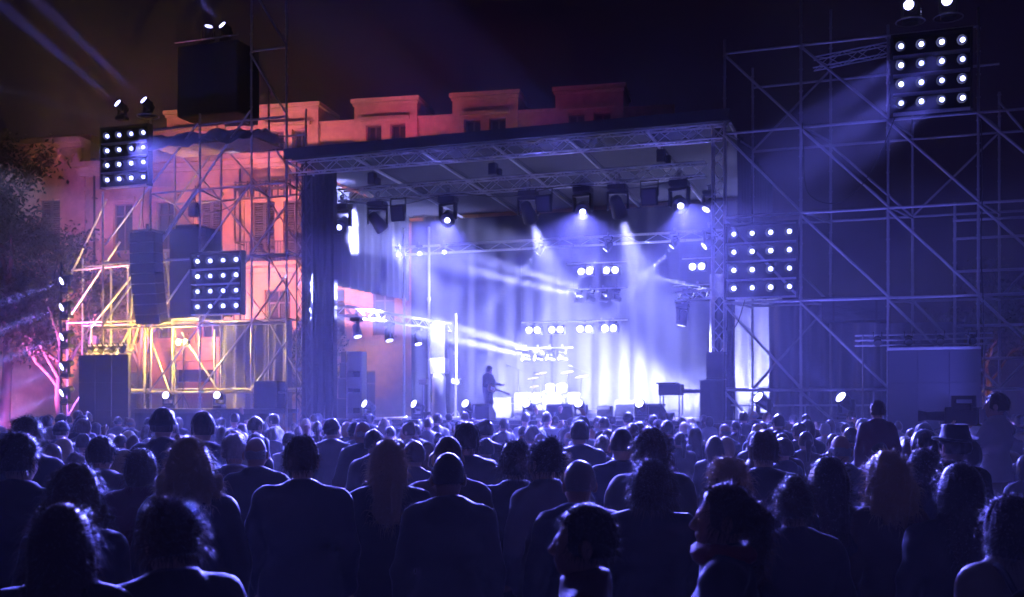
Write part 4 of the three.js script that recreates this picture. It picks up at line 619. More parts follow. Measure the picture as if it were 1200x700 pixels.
const POSES = {
  stand: { eL: [-0.255, 1.14, 0.03], wL: [-0.245, 0.90, -0.05], eR: [0.255, 1.14, 0.03], wR: [0.245, 0.90, -0.05] },
  pocket: { eL: [-0.29, 1.15, 0.06], wL: [-0.20, 0.95, -0.09], eR: [0.29, 1.15, 0.06], wR: [0.20, 0.95, -0.09] },
  crossed: { eL: [-0.26, 1.13, -0.04], wL: [-0.06, 1.17, -0.19], eR: [0.26, 1.13, -0.04], wR: [0.06, 1.13, -0.21] },
  phone: { eL: [-0.24, 1.24, -0.16], wL: [-0.07, 1.46, -0.33], eR: [0.24, 1.26, -0.16], wR: [0.07, 1.47, -0.34] },
  wave: { eL: [-0.255, 1.14, 0.03], wL: [-0.245, 0.90, -0.05], eR: [0.31, 1.55, -0.05], wR: [0.24, 1.80, -0.12] },
  guitar: { eL: [-0.30, 1.18, -0.06], wL: [-0.34, 1.14, -0.28], eR: [0.26, 1.14, -0.03], wR: [0.08, 1.02, -0.20] },
  camera: { eL: [-0.25, 1.22, -0.12], wL: [-0.12, 1.38, -0.34], eR: [0.27, 1.24, -0.10], wR: [0.14, 1.42, -0.30] },
};
const clothMats = {}, clothTint = { black: [0.012, 0.012, 0.014], charcoal: [0.03, 0.03, 0.034], navy: [0.012, 0.016, 0.04], grey: [0.12, 0.12, 0.13], brown: [0.05, 0.03, 0.02], maroon: [0.08, 0.012, 0.018], olive: [0.04, 0.045, 0.022], beige: [0.32, 0.27, 0.2], white: [0.6, 0.6, 0.6], denim: [0.03, 0.045, 0.09], red: [0.25, 0.03, 0.04] };
const clothMat = c => clothMats[c] ??= new THREE.MeshPhysicalMaterial({ color: lin(...clothTint[c]), roughness: 0.6, sheen: 1, sheenRoughness: 0.4, sheenColor: lin(0.55, 0.55, 0.58) });
const hairTint = { dark: [0.03, 0.02, 0.015], brown: [0.085, 0.05, 0.028], blond: [0.40, 0.28, 0.14], grey: [0.28, 0.27, 0.26] }, hairMats = {};
const hairMat = c => hairMats[c] ??= new THREE.MeshPhysicalMaterial({ color: lin(...hairTint[c]), roughness: 0.36, sheen: 1, sheenRoughness: 0.35, sheenColor: lin(0.75, 0.72, 0.7), side: THREE.DoubleSide });
const skinMats = [std(0.46, 0.28, 0.2, 0.55), std(0.36, 0.21, 0.145, 0.55)], shoeMat = std(0.02, 0.02, 0.02, 0.5);
function personGeos({ hair = 'short', pose = 'stand', top = 'jacket', build = 1, headYaw = 0, headPitch = 0, cell = 0.026, headCell = 0.009, hairCell = 0.011, strands = 0, hood = false, seedHair = 1, skirt = false, legs = 'stand' }) {
  const b = build, P = POSES[pose], sh = s => [s * 0.185 * b, 1.415, 0.012], hip = s => [s * 0.092, 0.93, 0], kn = legs === 'sit' ? s => [s * 0.13, 0.9, -0.42] : s => [s * 0.105, 0.50, -0.012], an = legs === 'sit' ? s => [s * 0.13, 0.5, -0.40] : s => [s * 0.115, 0.085, 0.02];
  const arms = [['eL', 'wL', -1], ['eR', 'wR', 1]].map(([e, w, s]) => ({ s, e: [P[e][0] * (0.5 + 0.5 * b), P[e][1], P[e][2]], w: P[w] }));
  const torso = [cap([-0.075 * b, 1.0, 0.005], [0.075 * b, 1.0, 0.005], 0.108 * b, 0.108 * b), cap([-0.05, 1.12, 0], [0.05, 1.12, 0], 0.10 * b), cap([-0.085 * b, 1.29, 0.005], [0.085 * b, 1.29, 0.005], 0.112 * b), cap([-0.14 * b, 1.40, 0.014], [0.14 * b, 1.40, 0.014], 0.068), cap([0, 1.42, 0.018], [0, 1.50, 0.012], 0.068, 0.055)];
  const trap = [-1, 1].map(s => cap([0, 1.475, 0.02], [s * 0.16 * b, 1.43, 0.015], 0.045, 0.05)), neck = [cap([0, 1.46, 0.014], [0, 1.56, 0.0], 0.055, 0.052)];
  const upper = arms.flatMap(a => [cap(sh(a.s), a.e, 0.052 * b, 0.041), cap(a.e, a.w, 0.041, 0.028)]), leg = [-1, 1].flatMap(s => [cap(hip(s), kn(s), 0.083 * b, 0.056), cap(kn(s), an(s), 0.055, 0.038)]);
  const feet = [-1, 1].map(s => { const a = an(s); return cap([a[0], a[1] - 0.04, a[2] + 0.02], [a[0] * 1.12, a[1] - 0.05, a[2] - 0.15], 0.036, 0.03); });
  const body = caps([...torso, ...trap, ...neck, ...upper, ...leg, ...feet], 0.035), reach = 0.5, zlo = legs === 'sit' ? -0.62 : -0.45;
  const geos = {}, bodyLo = [-reach, 0, zlo], bodyHi = [reach, 1.95, 0.32];
  const turn = g => { g.translate(0, -1.53, -0.01); g.rotateX(headPitch); g.rotateY(headYaw); g.translate(0, 1.53, 0.01); return g; };
  const head = turn(surfaceNets((x, y, z) => smin(headField(x, y, z), dCap([0, 1.47, 0.014, 0, 1.60, 0.005, 0.056, 0.05], x, y, z), 0.03), [-0.13, 1.44, -0.16], [0.13, 1.81, 0.15], headCell));
  geos.body = mergeGeometries([noUv(surfaceNets(body, bodyLo, [reach, 1.6, 0.32], Math.max(cell, 0.03))), noUv(head), ...arms.map(a => noUv(handGeo(a.w, a.e, 0.008, pose === 'stand' ? 0.5 : 0.9)))]);
  // jacket: the torso and arms a little thicker, with wrinkles, cut at hem, cuffs and collar
  const hem = top === 'coat' ? 0.62 : 0.86, thick = top === 'shirt' ? 0.012 : 0.024, sleeves = arms.flatMap(a => [cap(sh(a.s), a.e, 0.054 * b, 0.047), cap(a.e, mid(a.e, a.w, top === 'shirt' ? 0.2 : 0.9), 0.046, 0.04)]);
  const skirtCap = [cap([-0.07 * b, 0.93, 0.005], [0.07 * b, 0.93, 0.005], 0.118 * b), ...(top === 'coat' ? [cap([-0.07, 0.62, 0], [0.07, 0.62, 0], 0.135), cap([-0.07, 0.8, 0], [0.07, 0.8, 0], 0.125)] : [cap([-0.07 * b, 0.85, 0], [0.07 * b, 0.85, 0], 0.115 * b)])];
  const jf = caps([...torso.slice(0, 4), cap([0, 1.42, 0.018], [0, 1.47, 0.014], 0.07, 0.062), ...trap, ...skirtCap], 0.05, thick), sf = caps(sleeves, 0.02, thick * 0.7), s0 = seedHair * 3.7;
  geos.jacket = surfaceNets((x, y, z) => {
    const wr = 0.010 * noise(x * 9 + s0, y * 13, z * 9) + 0.005 * noise(x * 24, y * 30 + s0, z * 24);
    let d = smin(jf(x, y, z), sf(x, y, z), 0.035) + wr; d = Math.max(d, hem - y);
    if (top !== 'shirt') { const col = Math.max(Math.abs(Math.hypot(x, (z - 0.008)) - 0.074 - 0.15 * Math.max(0, y - 1.47)) - 0.012, Math.abs(y - 1.50 - 0.15 * z) - 0.038); d = smin(d, col, 0.02); } else d = Math.max(d, y - 1.47 - 0.25 * z);
    if (hood) { d = smin(d, dCap([-0.07, 1.475, 0.075, 0.07, 1.475, 0.075, 0.055, 0.055], x, y, z) + wr, 0.04); d = smin(d, dCap([0.095, 1.49, 0.0, 0.06, 1.475, 0.08, 0.032, 0.05], Math.abs(x), y, z), 0.03); }
    return d;
  }, [-reach, hem - 0.05, zlo], bodyHi, cell);
  const tf = caps([...leg.map((c, i) => cap(c.slice(0, 3), i % 2 ? mid(c.slice(0, 3), c.slice(3, 6), 0.98) : c.slice(3, 6), c[6] + (i % 2 ? 0.004 : 0), c[7] + 0.014)), cap([-0.07 * b, 0.97, 0.005], [0.07 * b, 0.97, 0.005], 0.11 * b)], 0.03, 0.015);
  geos.trousers = skirt ? surfaceNets((x, y, z) => Math.max(Math.max(dCap([0, 0.95, 0, 0, 0.45, 0, 0.14, 0.21], x, y, z * 1.15) + 0.012 * Math.sin(Math.atan2(x, z) * 11), 0.5 - y), y - 1.05), [-0.32, 0.45, -0.3], [0.32, 1.1, 0.3], cell) : surfaceNets((x, y, z) => Math.max(tf(x, y, z) + 0.007 * noise(x * 14 + s0, y * 16, z * 14), y - 1.06), [-0.3, 0.02, zlo - 0.05], [0.3, 1.1, 0.25], cell);
  geos.shoes = mergeGeometries([-1, 1].map(s => { const a = an(s), g = surfaceNets((x, y, z) => { const sole = Math.max(dCap([a[0], 0.02, a[2] + 0.025, a[0] * 1.12, 0.02, a[2] - 0.155, 0.05, 0.052], x, y, z), Math.abs(y - 0.02) - 0.02); return smin(sole, Math.max(caps([cap([a[0], 0.055, a[2] + 0.015], [a[0] * 1.12, 0.04, a[2] - 0.14], 0.05, 0.042), cap([a[0], 0.06, a[2]], [a[0], 0.11, a[2] + 0.005], 0.05, 0.052)], 0.02)(x, y, z), -y), 0.012); }, [a[0] - 0.11, -0.01, a[2] - 0.24], [a[0] + 0.11, 0.16, a[2] + 0.11], 0.016); if (legs === 'sit') g.translate(0, a[1] - 0.085, 0); return noUv(g); }));
  if (HAIR[hair]) {
    const [lo, hi] = HAIRBOX[hair] ?? [[-0.16, 1.48, -0.2], [0.16, 1.84, 0.17]], hg = surfaceNets(HAIR[hair](seedHair * 11.3), lo, hi, hairCell), soft = !['beanie', 'cap', 'hat'].includes(hair);
    geos.hair = turn(strands && soft ? mergeGeometries([noUv(hg), fringe(hg, strands * (strands > 200 ? 2.4 : 1.5), { short: 0.024, crop: 0.008, bald: 0.012, tousled: 0.045 }[hair] ?? 0.04, 0.6)]) : hg);
    if (!soft) { geos.hat = geos.hair; geos.hair = turn(surfaceNets(HAIR.short(seedHair), [-0.16, 1.48, -0.2], [0.16, 1.84, 0.17], hairCell)); }
  }
  return geos;
}
const topName = { jacket: 'jacket', coat: 'coat', shirt: 'shirt', hoodie: 'hooded_jacket' };
function person(label, spec, pos, turn, height, group) {
  const t = thing('person', label, 'person', pos, turn, group); t.scale.setScalar(height / 1.78);
  const g = spec.geos ??= personGeos(spec);
  mesh('body', g.body, skinMats[spec.skin ?? 0], t); mesh(spec.top === 'coat' ? 'coat' : spec.top === 'shirt' ? 'shirt' : 'jacket', g.jacket, clothMat(spec.color ?? 'black'), t);
  mesh(spec.skirt ? 'skirt' : 'trousers', g.trousers, clothMat(spec.legColor ?? 'denim'), t); mesh('shoes', g.shoes, shoeMat, t);
  if (g.hair) mesh('hair', g.hair, hairMat(spec.hairColor ?? 'dark'), t); if (g.hat) mesh(spec.hair === 'beanie' ? 'beanie' : spec.hair === 'cap' ? 'cap' : 'hat', g.hat, clothMat(spec.hatColor ?? 'black'), t);
  if (spec.extra) spec.extra(t);
  return t;
}
// ---------------------------------------------------------------- things on the stage
{
  const FL = 1.552;
  // drum kit
  const riser = thing('drum_riser', 'low black drum riser on the stage', 'riser', [-0.45, FL, -6]); for (let i = 0; i < 2; i++) mesh('riser_panel', rbox(-1.3 + i * 1.31, -0.01 + i * 1.31, 0.17, 0.3, -1, 1, 0.01), M.deck, riser); mesh('skirt', box(-1.28, 1.28, 0, 0.17, -0.97, 0.97), M.cloth, riser);
  const kit = thing('drum_kit', 'pale drum kit with cymbals on the low riser in the haze', 'drum kit', [-0.45, FL + 0.3, -6]);
  const drum = (name, x, y, z, r, h, rx, rz = 0) => { const d = mesh(name, new THREE.CylinderGeometry(r, r, h, 28, 1, true), M.drumShell, kit); d.position.set(x, y, z); d.rotation.set(rx, 0, rz); for (const s of [-1, 1]) { mesh('drum_head', new THREE.CylinderGeometry(r * 0.985, r * 0.985, 0.008, 28).translate(0, s * (h / 2 - 0.004), 0), M.skin2, d); mesh('hoop', new THREE.TorusGeometry(r + 0.006, 0.011, 6, 28).rotateX(Math.PI / 2).translate(0, s * h / 2, 0), M.chrome, d); } return d; };
  drum('bass_drum', 0, 0.3, 0.25, 0.3, 0.42, Math.PI / 2); drum('tom', -0.22, 0.78, 0.15, 0.16, 0.22, 0.35); drum('tom', 0.22, 0.78, 0.15, 0.17, 0.24, 0.35); drum('floor_tom', 0.62, 0.42, -0.1, 0.22, 0.4, 0.05); drum('snare', -0.45, 0.58, -0.2, 0.18, 0.15, 0.1); drum('floor_tom', -0.85, 0.42, 0.0, 0.2, 0.38, 0.05);
  for (const [x, y, z, r] of [[-0.85, 1.15, 0.2, 0.2], [-0.5, 1.32, 0.35, 0.22], [0.5, 1.35, 0.35, 0.23], [0.95, 1.2, 0.05, 0.25], [-0.95, 0.85, -0.2, 0.18]]) { mesh('cymbal_stand', merge([pipe([x, 0.25, z], [x, y, z], 0.012), pipe([x, 0.35, z], [x - 0.2, 0, z + 0.1], 0.01), pipe([x, 0.35, z], [x + 0.2, 0, z + 0.1], 0.01), pipe([x, 0.35, z], [x, 0, z - 0.22], 0.01)]), M.chrome, kit); const c = mesh('cymbal', new THREE.LatheGeometry([[0.001, 0.03], [0.03, 0.026], [0.05, 0.012], [r, -0.006], [r, -0.009], [0.05, 0.008], [0.001, 0.02]].map(p => new THREE.Vector2(...p)), 28), M.brass, kit); c.position.set(x, y, z); c.rotation.set(0.22, 0, 0.1); }
  const stool = solo('drum_stool', merge([new THREE.CylinderGeometry(0.17, 0.16, 0.08, 20).translate(0, 0.5, 0), pipe([0, 0.1, 0], [0, 0.48, 0], 0.018), pipe([0, 0.25, 0], [0.22, 0, 0.1], 0.01), pipe([0, 0.25, 0], [-0.22, 0, 0.1], 0.01), pipe([0, 0.25, 0], [0, 0, -0.24], 0.01)]), M.black, 'small black drum stool behind the drum kit', 'stool', [-0.45, FL + 0.3, -6.6]);
  // microphone stands
  [[-1.65, -5.2, 1.75, 'tall microphone stand between the guitarist and the drums'], [-0.5, -4.8, 1.5, 'microphone stand with a boom before the drums'], [0.75, -5.0, 1.7, 'tall microphone stand between the drums and the amplifier']].forEach(([x, z, h, l]) => { const t = thing('microphone_stand', l, 'microphone stand', [x, FL, z]); mesh('stand', merge([new THREE.CylinderGeometry(0.14, 0.15, 0.025, 20).translate(0, 0.0125, 0), pipe([0, 0, 0], [0, h, 0], 0.012)]), M.iron, t); mesh('boom', pipe([0.25, h - 0.12, -0.1], [-0.3, h + 0.12, 0.1], 0.009), M.iron, t); mesh('microphone', new THREE.CapsuleGeometry(0.025, 0.12, 4, 10).rotateZ(1.2).translate(-0.36, h + 0.13, 0.1), M.black, t); });
  // wedge monitors
  const wedge = (label, x, z, s, turn) => { const t = thing('wedge_monitor', label, 'loudspeaker', [x, FL, z], turn); const sh = new THREE.Shape([[0, 0], [0.62, 0], [0.62, 0.2], [0.16, 0.5], [0, 0.42]].map(p => new THREE.Vector2(...p))); mesh('cabinet', new THREE.ExtrudeGeometry(sh, { depth: 0.8 * s, bevelEnabled: true, bevelSize: 0.012, bevelThickness: 0.012, bevelSegments: 2 }).translate(-0.31, 0, -0.4 * s).rotateY(Math.PI / 2), M.black, t); const gr = mesh('grille', new THREE.BoxGeometry(0.68 * s, 0.5, 0.012), M.cloth, t); gr.position.set(0, 0.36, -0.102); gr.rotation.x = -1.0; return t; };
  wedge('black wedge monitor at the stage lip before the guitarist', -1.62, -1.35, 1.1, 0); wedge('black wedge monitor on the stage before the drums', 1.05, -1.6, 1, 0.2); wedge('black wedge monitor on the stage before the keyboard', 4.1, -1.3, 1, -0.2);
  // amplifiers and cases
  const amp = (label, x, z, w, h, mat, turn = 0, lean = 0) => { const t = thing('amplifier', label, 'amplifier', [x, FL, z], turn); const c = mesh('cabinet', rbox(-w / 2, w / 2, 0, h, -0.17, 0.17, 0.02), mat, t); c.rotation.x = lean; mesh('grille', box(-w / 2 + 0.04, w / 2 - 0.04, 0.04, h - 0.16, 0.172, 0.182), M.cloth, c); mesh('control_panel', box(-w / 2 + 0.04, w / 2 - 0.04, h - 0.13, h - 0.03, 0.172, 0.18), M.steelOld, c); mesh('handle', box(-0.1, 0.1, h + 0.001, h + 0.03, -0.02, 0.02), M.iron, c); };
  amp('grey leaning amplifier between the drums and the keyboard', 2.35, -5, 0.75, 0.62, M.greyCloth, -0.1, -0.25); amp('small black amplifier beside the grey leaning one', 1.7, -4.7, 0.5, 0.45, M.black);
  const flight = (label, x, z, w, h, d, turn, y = FL) => { const t = thing('flight_case', label, 'case', [x, y, z], turn); mesh('body', rbox(-w / 2, w / 2, 0, h, -d / 2, d / 2, 0.015), M.flight, t); mesh('lid_seam', box(-w / 2 - 0.006, w / 2 + 0.006, h * 0.68, h * 0.68 + 0.03, -d / 2 - 0.006, d / 2 + 0.006), M.alu, t); for (const s of [-1, 1]) mesh('latch', box(s * w * 0.25 - 0.04, s * w * 0.25 + 0.04, h * 0.62, h * 0.74, d / 2 + 0.007, d / 2 + 0.02), M.steelOld, t); };
  flight('grey case on the stage near the tall white column', -2.6, -5.9, 0.9, 0.75, 0.6, 0.2); flight('larger grey case beside the drum riser', -1.95, -7.6, 1.2, 0.95, 0.7, 0); flight('small grey case against the backdrop behind the guitarist', -3.3, -7.7, 0.8, 0.55, 0.5, 0.1);
  // rack of stacked case drawers at the stage edge
  const rack = thing('equipment_rack', 'tall white rack with black slots at the open stage side', 'rack', [-6.2, FL, -1.5], 0.2); for (const s of [-1, 1]) mesh('upright', rbox(s * 0.24 - 0.03, s * 0.24 + 0.03, 0, 2.3, -0.3, 0.3, 0.01), M.white, rack); [[0, 0.18], [0.36, 0.9], [1.02, 1.42], [1.6, 2.3]].forEach(([a, b]) => mesh('drawer', rbox(-0.205, 0.205, a + 0.02, b, -0.28, 0.3, 0.015), M.white, rack)); mesh('back_panel', box(-0.2, 0.2, 0.02, 2.28, -0.3, -0.285), M.black, rack);
  const pa = thing('side_fill_speaker', 'dark stepped speaker stack in the open stage side behind the white rack', 'loudspeaker', [-7.0, FL, -2.6], 0.3); [[0.9, 0, 0.7], [0.8, 0.71, 1.4], [0.7, 1.41, 1.95], [0.6, 1.96, 2.35]].forEach(([w, a, b]) => { const c = mesh('cabinet', rbox(-w / 2, w / 2, a, b, -0.35, 0.35, 0.02), M.black, pa); mesh('grille', box(-w / 2 + 0.05, w / 2 - 0.05, a + 0.05, b - 0.05, 0.352, 0.362), M.cloth, c); });
  const col = thing('white_column', 'tall white cloth covered column standing on the stage', 'column', [-4.5, FL, -4.6]); mesh('cover', drapeGeo(1, 1, 0.02, 3) && new THREE.LatheGeometry([[0.001, 1.62], [0.2, 1.6], [0.25, 1.45], [0.24, 0.8], [0.27, 0.25], [0.3, 0.02], [0.001, 0.0]].map(p => new THREE.Vector2(...p)), 28), M.white, col); mesh('box_top', rbox(-0.32, 0.32, 1.62, 2.15, -0.2, 0.2, 0.02), M.case, col); mesh('dark_panel', rbox(-0.26, 0.3, 2.16, 3.4, -0.15, 0.15, 0.02), M.black, col);
  for (const [x, l] of [[-5.15, 'small pale lamp stand beside the white column towards the rack'], [-3.85, 'small pale lamp stand beside the white column towards the drums']]) { const t = thing('lamp_stand', l, 'stand', [x, FL, -4.7]); mesh('stand', merge([pipe([0, 0, 0], [0, 1.25, 0], 0.015), pipe([0, 0.3, 0], [0.25, 0, 0.15], 0.01), pipe([0, 0.3, 0], [-0.25, 0, 0.15], 0.01), pipe([0, 0.3, 0], [0, 0, -0.28], 0.01)]), M.steelOld, t); mesh('housing', rbox(-0.16, 0.16, 1.22, 1.42, -0.1, 0.1, 0.03), M.case, t); }
  // keyboard on its stand
  const kb = thing('stage_keyboard', 'dark keyboard and organ on a four legged stand by the speaker stack', 'keyboard', [4.95, FL, -2.1]); mesh('organ_body', rbox(-0.75, -0.05, 0.78, 1.12, -0.3, 0.3, 0.02), M.black, kb); mesh('organ_lid', rbox(-0.82, -0.2, 1.124, 1.18, -0.32, 0.32, 0.015), M.black, kb); mesh('keyboard', rbox(-0.03, 0.72, 0.84, 0.96, -0.22, 0.22, 0.02), M.blackGloss, kb);
  const ks = []; for (let i = 0; i < 24; i++) { const k = mesh('key', box(0.0 + i * 0.0285, 0.0265 + i * 0.0285, 0.962, 0.972, -0.19, -0.03), M.white, kb); ks.push(k); }
  for (const [x, z] of [[-0.7, 0.25], [-0.7, -0.25], [-0.1, 0.25], [-0.1, -0.25], [0.68, 0.18], [0.68, -0.18]]) tube('leg', [x, 0, z], [x, x > 0.5 ? 0.84 : 0.78, z], 0.022, M.iron, kb);
  tube('stretcher', [-0.7, 0.3, 0.25], [-0.1, 0.3, 0.25], 0.015, M.iron, kb);
}
// the guitarist
{
  const sp = { hair: 'tousled', pose: 'guitar', top: 'jacket', color: 'black', legColor: 'black', headPitch: -0.35, headYaw: 0.2, seedHair: 4 };
  person('guitarist in black standing on stage looking down at a guitar', sp, [-1.96, 1.555, -3], -1.9, 1.8);
  const g = thing('electric_guitar', 'dark electric guitar held by the guitarist on stage', 'guitar', [-1.96, 1.555, -3], -1.9);
  const s = new THREE.Shape(); s.moveTo(0.0, 0.1); s.bezierCurveTo(0.1, 0.16, 0.2, 0.1, 0.2, 0.0); s.bezierCurveTo(0.2, -0.12, 0.08, -0.16, 0, -0.1); s.bezierCurveTo(-0.08, -0.16, -0.2, -0.1, -0.2, 0.0); s.bezierCurveTo(-0.2, 0.1, -0.08, 0.14, 0, 0.1);
  const P = (geo) => geo.rotateZ(0.22).translate(0.06, 1.04, -0.23);
  mesh('body', P(new THREE.ExtrudeGeometry(s, { depth: 0.04, bevelEnabled: true, bevelSize: 0.008, bevelThickness: 0.006, bevelSegments: 2 })), M.wood, g);
  mesh('neck', P(box(-0.78, -0.15, -0.025, 0.025, -0.02, 0.015)), M.wood, g); mesh('headstock', P(rbox(-0.96, -0.78, -0.04, 0.045, -0.02, 0.012, 0.01)), M.wood, g); mesh('pickguard', P(box(-0.12, 0.08, -0.06, 0.05, -0.014, -0.007)), M.white, g);
}
// ---------------------------------------------------------------- the audience near the camera, one by one: [x, z, height, turn in degrees, figure, label]
const FINE = { cell: 0.02, headCell: 0.007, hairCell: 0.009 };
const NEAR = { cell: 0.016, headCell: 0.005, hairCell: 0.007 };
const AUD = [
  [8.94, 28.99, 1.70, 24, { ...NEAR, hair: 'long', hairColor: 'brown', color: 'black', strands: 1600, seedHair: 2, top: 'jacket' }, 'woman-length brown hair over a black jacket, person beside the stooping one in a padded coat'],
  [9.16, 28.7, 1.69, 62, { ...NEAR, hair: 'tousled', hairColor: 'brown', color: 'charcoal', build: 1.12, strands: 1500, seedHair: 3, headPitch: -0.25, pose: 'pocket', top: 'coat' }, 'person with tousled brown hair leaning forward in a long charcoal coat'],
  [10.53, 28.2, 1.68, 104, { ...NEAR, hair: 'short', hairColor: 'dark', color: 'maroon', build: 0.9, strands: 1100, seedHair: 5, headYaw: 0.05 }, 'young person in profile with short dark hair and a maroon jacket'],
  [10.95, 27.73, 1.74, 92, { ...NEAR, hair: 'ponytail', hairColor: 'brown', color: 'black', strands: 1500, seedHair: 6, headYaw: 0.15, pose: 'crossed', scarf: 'red' }, 'person in profile with a ponytail, black jacket and red scarf'],
  [12.0, 27.05, 1.66, 35, { ...NEAR, hair: 'bob', hairColor: 'dark', color: 'beige', strands: 1000, seedHair: 7 }, 'person in a beige jacket with a black backpack next to the dark long haired person'],
  [9.25, 26.43, 1.78, 20, { ...FINE, hair: 'crop', hairColor: 'dark', color: 'charcoal', hood: true, strands: 600, seedHair: 8, top: 'jacket' }, 'person with cropped hair in a charcoal jacket whose hood lies on the shoulders'],
  [10.34, 26.25, 1.74, 14, { ...FINE, hair: 'bob', hairColor: 'brown', color: 'black', build: 1.1, strands: 1400, seedHair: 9, top: 'coat' }, 'person with a rounded brown bob in a broad black coat'],
  [9.92, 26.19, 1.74, 32, { ...FINE, hair: 'crop', hairColor: 'grey', color: 'navy', strands: 700, seedHair: 10, build: 1.05, glasses: true }, 'grey cropped person with glasses in a navy jacket behind the maroon one'],
  [9.49, 25.49, 1.82, 60, { ...FINE, hair: 'bun', hairColor: 'dark', color: 'grey', strands: 900, seedHair: 11, pose: 'pocket' }, 'person with a topknot in a grey jacket turned aside'],
  [7.92, 26.91, 1.84, 30, { ...FINE, hair: 'wavy', hairColor: 'blond', color: 'black', strands: 1500, seedHair: 12 }, 'tall person with wavy blond hair in a fitted black jacket'],
  [8.05, 27.93, 1.75, 20, { ...FINE, hair: 'wavy', hairColor: 'brown', color: 'charcoal', strands: 1800, seedHair: 13, build: 0.95 }, 'person with long wavy brown hair spread over a charcoal jacket'],
  [7.04, 27.23, 1.88, 16, { ...FINE, hair: 'short', hairColor: 'dark', color: 'black', build: 1.12, strands: 900, seedHair: 14 }, 'tall broad person with short dark hair in a black jacket with a stand up collar'],
  [5.2, 25.25, 1.93, 30, { hair: 'tousled', hairColor: 'brown', color: 'navy', strands: 800, seedHair: 15 }, 'very tall person with tousled hair in a navy jacket'],
  [5.94, 25.29, 1.8, 24, { hair: 'short', hairColor: 'dark', color: 'olive', strands: 500, seedHair: 16, top: 'jacket', hood: true }, 'person with short hair in an olive hooded jacket'],
  [8.24, 26.27, 1.85, 18, { ...FINE, hair: 'short', hairColor: 'brown', color: 'navy', build: 1.16, strands: 900, seedHair: 17 }, 'large person with short brown hair in a wide navy jacket'],
  [8.62, 25.9, 1.82, 26, { ...FINE, hair: 'long', hairColor: 'blond', color: 'black', strands: 1500, seedHair: 18 }, 'person with long straight blond hair beside the large navy jacket'],
  [8.85, 25.5, 1.84, 18, { ...FINE, hair: 'crop', hairColor: 'brown', color: 'brown', strands: 600, seedHair: 19, build: 1.04 }, 'person with cropped brown hair in a brown jacket'],
  [9.2, 25.2, 1.79, 22, { ...FINE, hair: 'tousled', hairColor: 'dark', color: 'black', build: 1.14, strands: 900, seedHair: 20, top: 'coat' }, 'bulky person with thick dark hair in a long black coat'],
  [8.39, 24.08, 1.9, 20, { hair: 'short', hairColor: 'dark', color: 'charcoal', strands: 500, seedHair: 21 }, 'tall person with short dark hair in charcoal beyond the hooded jacket'],
  [9.52, 23.67, 1.86, 12, { hair: 'crop', hairColor: 'dark', color: 'navy', strands: 400, seedHair: 22 }, 'tall person with cropped dark hair and a bare neck in navy'],
  [10.02, 24.87, 1.88, 26, { ...FINE, hair: 'tousled', hairColor: 'brown', color: 'olive', strands: 1000, seedHair: 23, build: 1.08 }, 'tall person with a full brown head of hair in an olive jacket'],
  [10.64, 25.71, 1.73, 62, { ...FINE, hair: 'bob', hairColor: 'blond', color: 'maroon', strands: 1400, seedHair: 24 }, 'person with a blond bob and maroon jacket looking aside'],
  [10.68, 24.31, 1.86, 10, { hair: 'short', hairColor: 'brown', color: 'black', build: 1.1, strands: 700, seedHair: 25, top: 'coat' }, 'tall person with short brown hair in a heavy black coat'],
  [11.2, 25.72, 1.75, 24, { ...FINE, hair: 'long', hairColor: 'dark', color: 'charcoal', strands: 1300, seedHair: 26 }, 'person with long straight dark hair in a charcoal jacket'],
  [11.1, 26.5, 1.68, 8, { ...FINE, hair: 'bun', hairColor: 'brown', color: 'black', strands: 900, seedHair: 27 }, 'shorter person with a brown topknot in a black jacket'],
  [11.5, 25.61, 1.76, 34, { ...FINE, hair: 'wavy', hairColor: 'blond', color: 'brown', strands: 1700, seedHair: 28 }, 'person with long wavy blond hair in a brown jacket'],
  [11.85, 26.2, 1.75, 18, { ...FINE, hair: 'long', hairColor: 'dark', color: 'black', strands: 1300, seedHair: 29, build: 1.08, top: 'coat' }, 'person with long dark hair in a long black coat'],
  [11.7, 24.69, 1.76, 20, { hair: 'bob', hairColor: 'dark', color: 'navy', strands: 900, seedHair: 30 }, 'person with a dark bob in a navy jacket'],
  [11.92, 23.33, 1.88, 30, { hair: 'hat', hairColor: 'dark', color: 'charcoal', seedHair: 31 }, 'tall person wearing a black brimmed hat'],
  [11.72, 22.86, 1.84, 16, { hair: 'cap', hairColor: 'dark', color: 'olive', seedHair: 32 }, 'person wearing a dark peaked cap and olive jacket'],
  [6.68, 25.77, 1.73, 34, { hair: 'bob', hairColor: 'brown', color: 'maroon', strands: 700, seedHair: 33 }, 'person with a brown bob in a maroon jacket behind the blond wavy hair'],
  [5.22, 23.64, 2.0, 26, { hair: 'beanie', hairColor: 'dark', color: 'black', build: 1.08, seedHair: 34 }, 'very tall person wearing a black knitted beanie'],
  [5.55, 23.5, 1.97, 30, { hair: 'cap', hairColor: 'dark', color: 'navy', seedHair: 35 }, 'very tall person wearing a peaked cap beside the beanie'],
  [6.86, 24.64, 1.8, 20, { hair: 'bald', hairColor: 'grey', color: 'charcoal', strands: 300, seedHair: 36 }, 'balding person with a grey fringe in a charcoal jacket'],
  [6.5, 24.4, 1.8, 26, { hair: 'short', hairColor: 'grey', color: 'brown', strands: 400, seedHair: 37 }, 'person with short grey hair in a brown jacket'],
  [9.34, 24.7, 1.72, 20, { hair: 'ponytail', hairColor: 'blond', color: 'grey', strands: 700, seedHair: 38 }, 'person with a blond ponytail in a grey jacket'],
  [11.08, 22.57, 1.8, 14, { hair: 'bald', hairColor: 'grey', color: 'grey', seedHair: 39 }, 'balding person in a light grey jacket'],
];
for (const a of AUD) a[5] = a[5].replace('woman-length brown hair over a black jacket, person beside the stooping one in a padded coat', 'person with straight brown hair falling over a black jacket, next to the charcoal coat');
